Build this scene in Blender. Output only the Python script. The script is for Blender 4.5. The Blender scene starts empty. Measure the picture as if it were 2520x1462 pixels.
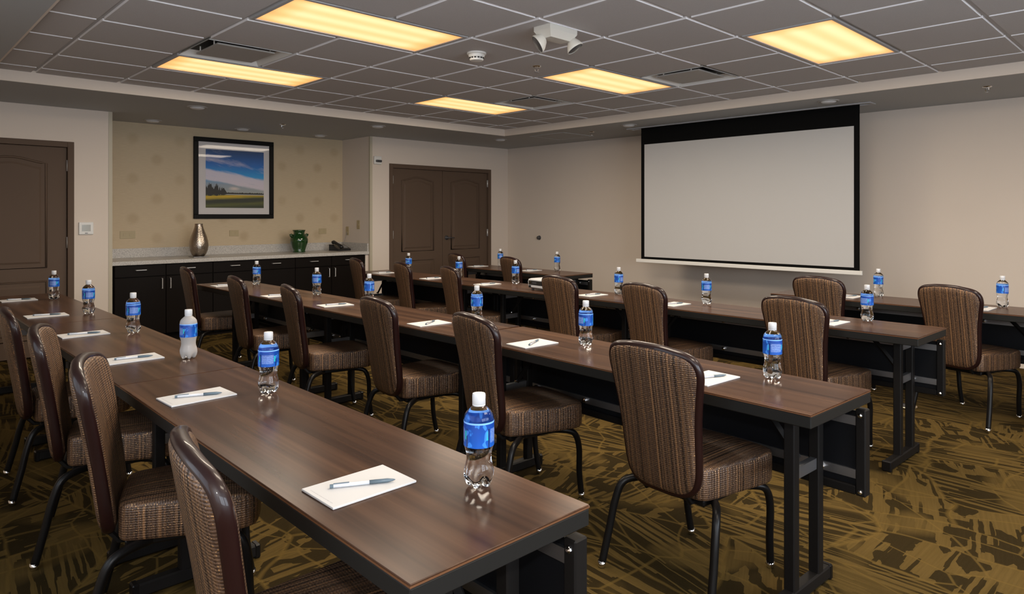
import bpy, bmesh, math, random
from mathutils import Vector, Matrix
random.seed(7)
PI = math.pi
scene = bpy.context.scene
C = scene.collection

# ------------------------------------------------------------------ camera
cam = bpy.data.cameras.new('camera')
camo = bpy.data.objects.new('camera', cam)
C.objects.link(camo)
CAM = (2.762, -2.870, 1.378)
camo.location = CAM
camo.rotation_euler = (PI / 2, 0, math.radians(45.66))
cam.sensor_width = 36.0
cam.lens = 1675.16 * 36 / 2520
cam.shift_x = -15.75 / 2520
cam.shift_y = -201.1 / 2520
cam.clip_start = 0.02
scene.camera = camo
# ------------------------------------------------------------------ view, world, lights
scene.view_settings.view_transform = 'Standard'
scene.view_settings.look = 'None'
scene.view_settings.gamma = 1
scene.view_settings.use_curve_mapping = False
scene.view_settings.exposure = 0.45
w = bpy.data.worlds.new('world')
scene.world = w
w.use_nodes = True
w.node_tree.nodes['Background'].inputs[0].default_value = (0.62, 0.74, 0.9, 1)
w.node_tree.nodes['Background'].inputs[1].default_value = 0.3
WINDOW_GLOW = 8.0       # glow of the added, unseen panes that give frontal fill light
PANEL_WATTS = 25.0       # light each panel throws into the room
PANEL_GLOW = 0.80        # warm fluorescent ceiling panels
FLASH = 40.0             # the camera's own flash
fl = bpy.data.lights.new('camera_flash', 'POINT')
fl.energy = FLASH
fl.shadow_soft_size = 0.03
fl.color = (1.0, 0.96, 0.92)
flo = bpy.data.objects.new('camera_flash', fl)
flo.location = (2.80, -2.83, 1.56)
C.objects.link(flo)

# ------------------------------------------------------------------ material helpers
class NT:
    def __init__(s, name):
        s.m = bpy.data.materials.new(name)
        s.m.use_nodes = True
        s.t = s.m.node_tree
        s.b = s.t.nodes['Principled BSDF']
        s.out = s.t.nodes['Material Output']
    def n(s, typ, ins=None, **props):
        nd = s.t.nodes.new(typ)
        for k, v in props.items():
            setattr(nd, k, v)
        for k, v in (ins or {}).items():
            s.set(nd.inputs[k], v)
        return nd
    def set(s, sock, v):
        if isinstance(v, bpy.types.NodeSocket):
            s.t.links.new(v, sock)
        elif isinstance(v, bpy.types.Node):
            s.t.links.new(v.outputs[0], sock)
        else:
            if isinstance(v, tuple) and len(v) == 3 and sock.type == 'RGBA':
                v = v + (1,)
            sock.default_value = v
    def p(s, **kw):
        for k, v in kw.items():
            s.set(s.b.inputs[k.replace('_', ' ')], v)
        return s.m
    def math(s, op, a, b=0.0, c=None, clamp=False):
        nd = s.n('ShaderNodeMath', {0: a, 1: b}, operation=op, use_clamp=clamp)
        if c is not None:
            s.set(nd.inputs[2], c)
        return nd.outputs[0]
    def mix(s, f, a, b, blend='MIX'):
        nd = s.n('ShaderNodeMix', data_type='RGBA', blend_type=blend)
        s.set(nd.inputs[0], f); s.set(nd.inputs[6], a); s.set(nd.inputs[7], b)
        return nd.outputs[2]
    def ramp(s, f, stops, interp='LINEAR'):
        nd = s.n('ShaderNodeValToRGB', {0: f})
        cr = nd.color_ramp
        cr.interpolation = interp
        while len(cr.elements) < len(stops):
            cr.elements.new(0.5)
        for e, (p, c) in zip(cr.elements, stops):
            e.position = p
            e.color = (c, c, c, 1) if not isinstance(c, tuple) else c + (1,)
        return nd.outputs[0]
    def step(s, x, lo, hi):
        return s.n('ShaderNodeMapRange', {0: x, 1: lo, 2: hi, 3: 0.0, 4: 1.0}, clamp=True).outputs[0]
    def noise(s, vec, scale, detail=2.0, rough=0.5, dim='3D'):
        return s.n('ShaderNodeTexNoise', {'Vector': vec, 'Scale': scale, 'Detail': detail, 'Roughness': rough}, noise_dimensions=dim).outputs[0]
    def scale(s, vec, sc):
        return s.n('ShaderNodeVectorMath', {0: vec, 1: sc}, operation='MULTIPLY').outputs[0]
    def bump(s, h, strength=0.3, dist=0.01):
        s.set(s.b.inputs['Normal'], s.n('ShaderNodeBump', {'Height': h, 'Strength': strength, 'Distance': dist}).outputs[0])
    def pos(s):
        return s.n('ShaderNodeNewGeometry').outputs['Position']
    def obj(s):
        return s.n('ShaderNodeTexCoord').outputs['Object']
    def uv(s):
        return s.n('ShaderNodeTexCoord').outputs['UV']
    def xyz(s, v):
        return s.n('ShaderNodeSeparateXYZ', {0: v}).outputs
    def vec(s, x, y, z=0.0):
        return s.n('ShaderNodeCombineXYZ', {0: x, 1: y, 2: z}).outputs[0]

def plain(name, col, rough=0.5, metal=0.0, **kw):
    return NT(name).p(Base_Color=col, Roughness=rough, Metallic=metal, **kw)

def emis(name, col, strength):
    t = NT(name)
    return t.p(Base_Color=(0, 0, 0), Emission_Color=col, Emission_Strength=strength, Roughness=1.0)

def mk_paint(name, col, var=0.03, bump=0.05):
    t = NT(name)
    n1 = t.noise(t.pos(), 140.0, 3.0)
    c = t.mix(t.noise(t.pos(), 1.3), tuple(v * (1 - var) for v in col), tuple(v * (1 + var) for v in col))
    t.bump(n1, bump, 0.002)
    return t.p(Base_Color=c, Roughness=0.75)

def mk_carpet():
    t = NT('carpet')
    P = t.pos()
    warp = t.n('ShaderNodeTexNoise', {'Vector': P, 'Scale': 2.2, 'Detail': 2.0})
    Pw = t.n('ShaderNodeVectorMath', {0: warp.outputs[1], 1: (0.16, 0.16, 0.0), 2: P}, operation='MULTIPLY_ADD').outputs[0]
    cell = t.n('ShaderNodeTexVoronoi', {'Vector': t.scale(Pw, (0.75, 1.25, 0.0)), 'Scale': 2.3}, voronoi_dimensions='2D')
    r = t.xyz(cell.outputs['Color'])
    turned = t.math('GREATER_THAN', r[0], 0.58)
    ang = t.math('ADD', t.math('MULTIPLY', turned, 1.35), t.math('MULTIPLY', t.math('SUBTRACT', r[1], 0.5), 0.55))
    Q = t.n('ShaderNodeVectorRotate', {'Vector': P, 'Angle': ang}, rotation_type='Z_AXIS').outputs[0]
    Qn = t.n('ShaderNodeVectorMath', {0: t.n('ShaderNodeTexNoise', {'Vector': Q, 'Scale': 9.0, 'Detail': 2.0}).outputs[1], 1: (0.014, 0.014, 0.0), 2: Q}, operation='MULTIPLY_ADD').outputs[0]
    def cells(sc, thr, rnd_=0.75):
        vo = t.n('ShaderNodeTexVoronoi', {'Vector': t.scale(Qn, sc), 'Scale': 1.0, 'Randomness': rnd_}, voronoi_dimensions='2D', distance='CHEBYCHEV')
        return t.math('GREATER_THAN', t.xyz(vo.outputs['Color'])[0], thr)
    s1 = t.math('MAXIMUM', cells((3.2, 40.0, 0.0), 0.60), cells((2.2, 75.0, 0.0), 0.66))
    s2 = t.math('MAXIMUM', cells((11.0, 19.0, 0.0), 0.56), cells((4.0, 60.0, 0.0), 0.72))
    dark = t.math('ADD', t.math('MULTIPLY', turned, s2), t.math('MULTIPLY', t.math('SUBTRACT', 1.0, turned), s1))
    patch = t.step(t.noise(P, 2.6, 1.0), 0.36, 0.46)
    dark = t.math('MULTIPLY', dark, t.math('ADD', 0.25, t.math('MULTIPLY', patch, 0.75)))
    fine = t.noise(t.scale(Q, (4.0, 95.0, 1.0)), 1.0, 1.0)
    warp2 = t.n('ShaderNodeTexNoise', {'Vector': P, 'Scale': 1.1, 'Detail': 1.0})
    Pv = t.n('ShaderNodeVectorMath', {0: warp2.outputs[1], 1: (0.5, 0.5, 0.0), 2: P}, operation='MULTIPLY_ADD').outputs[0]
    edge = t.n('ShaderNodeTexVoronoi', {'Vector': t.scale(Pv, (1.0, 1.5, 0.0)), 'Scale': 2.6}, voronoi_dimensions='2D', feature='DISTANCE_TO_EDGE')
    line = t.math('SUBTRACT', 1.0, t.step(edge.outputs[0], 0.008, 0.026))
    edge2 = t.n('ShaderNodeTexVoronoi', {'Vector': t.scale(Pw, (0.75, 1.25, 0.0)), 'Scale': 2.3}, voronoi_dimensions='2D', feature='DISTANCE_TO_EDGE')
    line2 = t.math('SUBTRACT', 1.0, t.step(edge2.outputs[0], 0.008, 0.03))
    base = t.mix(fine, (0.082, 0.053, 0.0155), (0.128, 0.083, 0.026))
    base = t.mix(t.math('MULTIPLY', dark, 0.82), base, (0.0135, 0.010, 0.005))
    both = t.math('MAXIMUM', line, line2)
    base = t.mix(t.math('MULTIPLY', both, 0.6), base, (0.138, 0.088, 0.024))
    pile = t.noise(P, 420.0, 2.0)
    base = t.mix(t.math('MULTIPLY', pile, 0.5), base, t.mix(1.0, base, (0.35, 0.35, 0.35), 'MULTIPLY'))
    t.bump(pile, 0.5, 0.004)
    return t.p(Base_Color=base, Roughness=0.95, Specular_IOR_Level=0.03)

def mk_walnut(name='walnut_laminate'):
    t = NT(name)
    o = t.obj()
    rnd = t.n('ShaderNodeObjectInfo').outputs['Random']
    o2 = t.n('ShaderNodeVectorMath', {0: o, 1: t.vec(0.0, t.math('MULTIPLY', rnd, 9.0), t.math('MULTIPLY', rnd, 5.0))}, operation='ADD').outputs[0]
    g = t.noise(t.scale(o2, (0.55, 15.0, 1.0)), 1.0, 3.0, 0.55)
    g2 = t.noise(t.scale(o2, (1.6, 90.0, 1.0)), 1.0, 1.0, 0.5)
    f = t.math('ADD', t.math('MULTIPLY', g, 0.85), t.math('MULTIPLY', g2, 0.15))
    c = t.ramp(f, [(0.30, (0.031, 0.0165, 0.0115)), (0.46, (0.053, 0.0275, 0.0175)), (0.57, (0.075, 0.039, 0.0235)), (0.72, (0.115, 0.060, 0.034))])
    return t.p(Base_Color=c, Roughness=0.22, Specular_IOR_Level=0.055)

def mk_fabric():
    t = NT('woven_brown_fabric')
    u, v, _ = t.xyz(t.uv())
    n1 = t.noise(t.vec(t.math('MULTIPLY', u, 85.0), 0.0, 0.0), 1.0, 1.0, 0.5)
    thread = t.noise(t.vec(t.math('MULTIPLY', u, 330.0), t.math('MULTIPLY', v, 210.0), 0.0), 1.0, 1.0)
    f = t.math('ADD', t.math('MULTIPLY', n1, 0.85), t.math('MULTIPLY', thread, 0.15))
    c = t.ramp(f, [(0.34, (0.020, 0.011, 0.0075)), (0.44, (0.068, 0.038, 0.024)), (0.54, (0.130, 0.073, 0.043)), (0.65, (0.26, 0.132, 0.058))])
    wv = t.math('MULTIPLY', t.math('SINE', t.math('MULTIPLY', v, 2 * PI / 0.0075)), 0.5)
    wu = t.math('SINE', t.math('MULTIPLY', u, 2 * PI / 0.0135))
    h = t.math('ADD', wv, t.math('MULTIPLY', wu, 0.6))
    c = t.mix(t.step(h, -0.6, -0.15), t.mix(1.0, c, (0.45, 0.42, 0.42), 'MULTIPLY'), c)
    spark = t.step(t.noise(t.vec(t.math('MULTIPLY', u, 260.0), t.math('MULTIPLY', v, 260.0), 3.0), 1.0, 1.0), 0.63, 0.68)
    c = t.mix(t.math('MULTIPLY', spark, 0.75), c, (0.75, 0.45, 0.20))
    t.bump(h, 0.5, 0.0016)
    return t.p(Base_Color=c, Roughness=0.42, Metallic=t.math('ADD', 0.22, t.math('MULTIPLY', spark, 0.7)))

def mk_label():
    t = NT('blue_bottle_label')
    u, v, _ = t.xyz(t.uv())
    row = t.math('MULTIPLY', v, 17.0)
    fr = t.math('FRACT', row)
    ch = t.noise(t.vec(t.math('MULTIPLY', u, 170.0), t.math('FLOOR', row), 0.0), 1.0, 0.0)
    txt = t.math('MULTIPLY', t.math('MULTIPLY', t.math('LESS_THAN', fr, 0.5), t.math('GREATER_THAN', ch, 0.44)),
                 t.math('MULTIPLY', t.step(v, 0.18, 0.2), t.math('LESS_THAN', v, 0.72)))
    u4 = t.math('FRACT', t.math('MULTIPLY', u, 4.0))
    txt = t.math('MULTIPLY', txt, t.math('MULTIPLY', t.math('GREATER_THAN', u4, 0.12), t.math('LESS_THAN', u4, 0.88)))
    par = t.math('GREATER_THAN', t.math('FRACT', t.math('MULTIPLY', u, 2.0)), 0.5)
    base = t.mix(v, (0.008, 0.095, 0.46), (0.005, 0.048, 0.30))
    navy = t.math('MULTIPLY', t.math('LESS_THAN', u4, 0.07), t.math('LESS_THAN', v, 0.75))
    base = t.mix(navy, base, (0.004, 0.02, 0.11))
    teal = t.math('MULTIPLY', t.math('MULTIPLY', t.math('GREATER_THAN', u4, 0.90), t.math('LESS_THAN', v, 0.65)), t.math('GREATER_THAN', v, 0.3))
    base = t.mix(teal, base, (0.02, 0.42, 0.50))
    base = t.mix(t.math('MULTIPLY', t.math('MULTIPLY', txt, par), 0.85), base, (0.40, 0.56, 0.90))
    swirl = t.noise(t.vec(t.math('MULTIPLY', u, 16.0), t.math('MULTIPLY', v, 2.6), 1.0), 1.0, 1.0)
    sw = t.math('MULTIPLY', t.step(swirl, 0.56, 0.6), t.math('SUBTRACT', 1.0, par))
    base = t.mix(t.math('MULTIPLY', sw, 0.7), base, (0.05, 0.26, 0.80))
    band = t.math('GREATER_THAN', v, 0.93)
    base = t.mix(band, base, (0.20, 0.45, 0.95))
    return t.p(Base_Color=base, Roughness=0.28)

def mk_wallpaper():
    t = NT('sunburst_wallpaper')
    x, y, z = t.xyz(t.pos())
    a, per = 0.255, 0.46
    cy = t.math('DIVIDE', t.math('ADD', y, 0.58), a)
    ci = t.math('ROUND', cy)
    odd = t.math('ABSOLUTE', t.math('MODULO', ci, 2.0))
    dy = t.math('MULTIPLY', t.math('SUBTRACT', cy, ci), a)
    zz = t.math('DIVIDE', t.math('SUBTRACT', z, t.math('ADD', 0.42, t.math('MULTIPLY', odd, 0.23))), per)
    dz = t.math('MULTIPLY', t.math('SUBTRACT', zz, t.math('ROUND', zz)), per)
    rr = t.math('SQRT', t.math('ADD', t.math('MULTIPLY', dy, dy), t.math('MULTIPLY', dz, dz)))
    ang = t.math('ARCTAN2', dy, dz)
    rays = t.math('ADD', 0.75, t.math('MULTIPLY', t.math('SINE', t.math('MULTIPLY', ang, 22.0)), 0.25))
    spot = t.math('MULTIPLY', t.math('SUBTRACT', 1.0, t.step(rr, 0.035, 0.085)), rays)
    sel = t.noise(t.vec(t.math('MULTIPLY', ci, 7.3), t.math('MULTIPLY', t.math('ROUND', zz), 3.7), 0.0), 1.0, 0.0)
    spot = t.math('MULTIPLY', spot, t.math('ADD', 0.45, t.math('MULTIPLY', sel, 0.8)))
    lin = t.noise(t.scale(t.pos(), (1.0, 14.0, 260.0)), 1.0, 2.0)
    c = t.mix(lin, (0.45, 0.355, 0.235), (0.56, 0.45, 0.30))
    c = t.mix(t.math('MULTIPLY', spot, 0.42), c, (0.29, 0.20, 0.10))
    t.bump(lin, 0.15, 0.002)
    return t.p(Base_Color=c, Roughness=0.65)

def mk_tile():
    t = NT('ceiling_tile_board')
    n1 = t.noise(t.pos(), 260.0, 3.0, 0.7)
    c = t.mix(n1, (0.40, 0.385, 0.385), (0.62, 0.60, 0.60))
    t.bump(n1, 0.35, 0.003)
    return t.p(Base_Color=c, Roughness=0.95)

def mk_lens():
    t = NT('panel_lens')
    u, v, _ = t.xyz(t.uv())
    tube = t.math('MULTIPLY', t.math('COSINE', t.math('MULTIPLY', v, 2 * PI * 3.0)), -0.5)
    tube = t.math('ADD', tube, 0.5)
    du = t.math('MINIMUM', u, t.math('SUBTRACT', 1.0, u))
    endf = t.step(du, 0.0, 0.13)
    dv = t.math('MINIMUM', v, t.math('SUBTRACT', 1.0, v))
    sidef = t.step(dv, 0.0, 0.10)
    f = t.math('MULTIPLY', t.math('MULTIPLY', t.math('ADD', 0.35, t.math('MULTIPLY', endf, 0.65)), t.math('ADD', 0.6, t.math('MULTIPLY', sidef, 0.4))),
               t.math('ADD', 0.68, t.math('MULTIPLY', tube, 0.32)))
    c = t.ramp(f, [(0.2, (0.80, 0.33, 0.07)), (0.55, (0.98, 0.52, 0.16)), (1.0, (1.0, 0.76, 0.36))])
    return t.p(Base_Color=(0.8, 0.7, 0.5), Emission_Color=c, Emission_Strength=PANEL_GLOW, Roughness=0.4)

def mk_landscape():
    t = NT('landscape_print')
    u, v, _ = t.xyz(t.uv())
    uv = t.vec(u, v, 0.0)
    sky = t.ramp(v, [(0.26, (0.34, 0.35, 0.33)), (0.40, (0.26, 0.31, 0.36)), (0.55, (0.01, 0.30, 0.62)), (0.75, (0.002, 0.13, 0.44)), (1.0, (0.010, 0.05, 0.15))])
    slant = t.vec(t.math('MULTIPLY', u, 2.0), t.math('ADD', t.math('MULTIPLY', v, 7.5), t.math('MULTIPLY', u, 2.2)), 0.0)
    cl = t.noise(slant, 1.0, 6.0, 0.62)
    bandc = t.ramp(t.math('ADD', v, t.math('MULTIPLY', t.math('SUBTRACT', u, 0.5), 0.16)), [(0.36, 0.10), (0.42, 0.95), (0.55, 1.0), (0.63, 0.20), (0.76, 0.62), (0.95, 0.25)])
    cm = t.step(t.math('ADD', t.math('MULTIPLY', cl, 0.9), t.math('MULTIPLY', t.math('SUBTRACT', bandc, 0.5), 0.7)), 0.40, 0.72)
    sky = t.mix(t.math('MULTIPLY', cm, 0.92), sky, (0.62, 0.55, 0.60))
    puff = t.n('ShaderNodeVectorMath', {0: t.vec(t.math('MULTIPLY', t.math('SUBTRACT', u, 0.48), 8.0), t.math('MULTIPLY', t.math('SUBTRACT', v, 0.335), 22.0), 0.0)}, operation='LENGTH').outputs['Value']
    sky = t.mix(t.math('MULTIPLY', t.math('SUBTRACT', 1.0, t.step(t.math('ADD', puff, t.math('MULTIPLY', cl, 0.8)), 0.5, 1.3)), 0.8), sky, (0.70, 0.58, 0.52))
    sl = t.math('ADD', v, t.math('MULTIPLY', u, -0.06))
    fld = t.math('ADD', sl, t.math('MULTIPLY', t.noise(t.vec(t.math('MULTIPLY', u, 2.0), t.math('MULTIPLY', v, 30.0), 0.0), 1.0, 3.0), 0.05))
    field = t.ramp(fld, [(0.0, (0.020, 0.030, 0.008)), (0.06, (0.085, 0.095, 0.010)), (0.10, (0.018, 0.024, 0.007)), (0.145, (0.012, 0.018, 0.006)), (0.165, (0.20, 0.17, 0.010)), (0.205, (0.60, 0.38, 0.008)), (0.235, (0.16, 0.15, 0.012))])
    hz = t.math('LESS_THAN', v, 0.225)
    treeline = t.math('ADD', 0.243, t.math('MULTIPLY', t.noise(t.vec(t.math('MULTIPLY', u, 30.0), 0.0, 0.0), 1.0, 2.0), 0.045))
    tn = t.noise(t.vec(t.math('MULTIPLY', u, 18.0), 2.3, 0.0), 1.0, 4.0, 0.75)
    big = t.math('MULTIPLY', t.math('SUBTRACT', 1.0, t.step(u, 0.24, 0.36)), t.math('MAXIMUM', 0.0, t.math('MULTIPLY', t.math('SUBTRACT', tn, 0.30), 0.55)))
    tree = t.math('MULTIPLY', t.math('LESS_THAN', v, t.math('ADD', treeline, big)), t.math('GREATER_THAN', v, t.math('SUBTRACT', 0.240, t.math('MULTIPLY', big, 0.25))))
    c = t.mix(hz, sky, field)
    c = t.mix(tree, c, (0.008, 0.009, 0.007))
    return t.p(Base_Color=c, Roughness=0.5)

def mk_stone():
    t = NT('speckled_counter')
    n1 = t.noise(t.pos(), 160.0, 2.0, 0.8)
    c = t.ramp(n1, [(0.33, (0.16, 0.15, 0.14)), (0.45, (0.44, 0.42, 0.39)), (0.62, (0.60, 0.57, 0.53))])
    return t.p(Base_Color=c, Roughness=0.3)

def mk_screenglass():
    t = NT('picture_glass')
    fres = t.n('ShaderNodeFresnel', {'IOR': 1.35})
    tr = t.n('ShaderNodeBsdfTransparent')
    gl = t.n('ShaderNodeBsdfGlossy', {'Roughness': 0.02})
    mx = t.n('ShaderNodeMixShader', {0: fres.outputs[0], 1: tr.outputs[0], 2: gl.outputs[0]})
    t.t.links.new(mx.outputs[0], t.out.inputs[0])
    return t.m

def mk_bottle(name, rough, frost=0.0):
    t = NT(name)
    g = t.n('ShaderNodeBsdfGlass', {'Color': (0.97, 0.985, 1.0, 1), 'Roughness': rough, 'IOR': 1.33})
    if frost:
        d = t.n('ShaderNodeBsdfDiffuse', {'Color': (0.55, 0.52, 0.50, 1)})
        g = t.n('ShaderNodeMixShader', {0: frost, 1: g.outputs[0], 2: d.outputs[0]})  # diffuse share paints in the whitish flash reflection
    t.t.links.new(g.outputs[0], t.out.inputs[0])
    return t.m

def mk_notepad():
    t = NT('notepad_paper')
    x, y, z = t.xyz(t.obj())
    ln = t.math('MULTIPLY', t.math('LESS_THAN', t.math('ABSOLUTE', t.math('ADD', y, 0.099)), 0.0013),
                t.math('LESS_THAN', t.math('ABSOLUTE', x), 0.05))
    dots = t.math('GREATER_THAN', t.noise(t.vec(t.math('MULTIPLY', x, 420.0), 0.0, 0.0), 1.0, 0.0), 0.46)
    c = t.mix(t.math('MULTIPLY', t.math('MULTIPLY', ln, dots), 0.5), (0.56, 0.555, 0.55), (0.22, 0.22, 0.24))
    return t.p(Base_Color=c, Roughness=0.7)

def mk_hammered():
    t = NT('hammered_bronze_silver')
    v = t.n('ShaderNodeTexVoronoi', {'Vector': t.scale(t.obj(), (1, 1, 1.3)), 'Scale': 85.0})
    t.bump(v.outputs[0], 0.35, 0.004)
    return t.p(Base_Color=(0.42, 0.36, 0.30), Metallic=1.0, Roughness=0.28)

MAT = dict(
    wall=mk_paint('beige_wall_paint', (0.66, 0.575, 0.495)),
    soffit=mk_paint('grey_soffit_paint', (0.40, 0.41, 0.415)),
    carpet=mk_carpet(), walnut=mk_walnut(), fabric=mk_fabric(), label=mk_label(), paper=mk_wallpaper(), tile=mk_tile(),
    lens=mk_lens(), art=mk_landscape(), stone=mk_stone(), glass=mk_screenglass(),
    bottle=mk_bottle('water_filled_plastic', 0.0), frost=mk_bottle('misted_plastic', 0.12, 0.55),  # second plastic carries the flash's whitish reflection in its colour
    pad=mk_notepad(), hammered=mk_hammered(),
    grid=plain('white_grid_metal', (0.42, 0.42, 0.43), 0.5),
    tile_edge=plain('painted_tile_edge', (0.92, 0.91, 0.93), 0.6),
    white=plain('white_plastic', (0.70, 0.69, 0.66), 0.35),
    offwhite=plain('offwhite_plastic', (0.62, 0.60, 0.55), 0.4),
    almond=plain('almond_plastic', (0.40, 0.325, 0.19), 0.45),
    cap=plain('white_bottle_cap', (0.58, 0.59, 0.61), 0.35),
    rim=plain('mahogany_rim', (0.014, 0.004, 0.0035), 0.38, Specular_IOR_Level=0.25, Coat_Weight=0.3, Coat_Roughness=0.05),
    blackmetal=plain('black_enamel', (0.005, 0.0045, 0.0045), 0.35, Specular_IOR_Level=0.22),
    charcoal=plain('charcoal_edge', (0.012, 0.0115, 0.0105), 0.5, Specular_IOR_Level=0.18),
    charcoal2=plain('charcoal_powder_coat', (0.008, 0.007, 0.0065), 0.5, Specular_IOR_Level=0.14),
    blackboard=plain('black_panel_board', (0.004, 0.0045, 0.006), 0.5, Specular_IOR_Level=0.2),
    alu=plain('brushed_aluminium', (0.34, 0.34, 0.35), 0.42, 1.0),
    pull=plain('satin_nickel', (0.66, 0.65, 0.64), 0.4, 0.6),
    chrome=plain('chrome', (0.75, 0.75, 0.76), 0.12, 1.0),
    edgewood=plain('brown_table_edge', (0.12, 0.052, 0.024), 0.35),
    door=mk_paint('brown_door_paint', (0.092, 0.057, 0.036), 0.04, 0.08),
    trim=plain('pale_corner_trim', (0.46, 0.41, 0.31), 0.5),
    cabinet=plain('espresso_laminate', (0.007, 0.005, 0.004), 0.5, Specular_IOR_Level=0.1),
    frameblack=plain('black_frame', (0.003, 0.003, 0.003), 0.4, Specular_IOR_Level=0.15),
    mat=plain('white_mat_board', (0.58, 0.55, 0.54), 0.8),
    green=plain('green_glaze', (0.005, 0.040, 0.006), 0.10, Coat_Weight=0.6),
    phone=plain('black_phone_plastic', (0.010, 0.010, 0.011), 0.3),
    phonegrey=plain('grey_phone_plastic', (0.20, 0.20, 0.21), 0.35),
    screenblack=plain('screen_black_border', (0.003, 0.003, 0.003), 0.8, Specular_IOR_Level=0.1),
    screenwhite=plain('screen_white_fabric', (0.46, 0.455, 0.45), 0.6),
    dark=plain('dark_recess', (0.012, 0.012, 0.012), 0.6),
    darkgrey=plain('dark_grey_plastic', (0.05, 0.05, 0.055), 0.4),
    penclear=plain('pen_barrel_grey', (0.50, 0.52, 0.56), 0.25),
    pendark=plain('pen_grip_dark', (0.10, 0.14, 0.17), 0.3),
    lcd=plain('lcd_glass', (0.30, 0.28, 0.22), 0.15),
    vent=plain('vent_enamel', (0.36, 0.345, 0.33), 0.45),
    window=emis('daylight_pane', (0.80, 0.89, 1.0), WINDOW_GLOW), window2=emis('shaded_daylight_pane', (0.80, 0.89, 1.0), WINDOW_GLOW * 0.24),  # emitters added out of view to brighten the room from the front
    curtain=plain('window_frame_white', (0.7, 0.7, 0.7), 0.5),
    gold=plain('brass_ring', (0.5, 0.42, 0.3), 0.25, 1.0),
)

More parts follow.
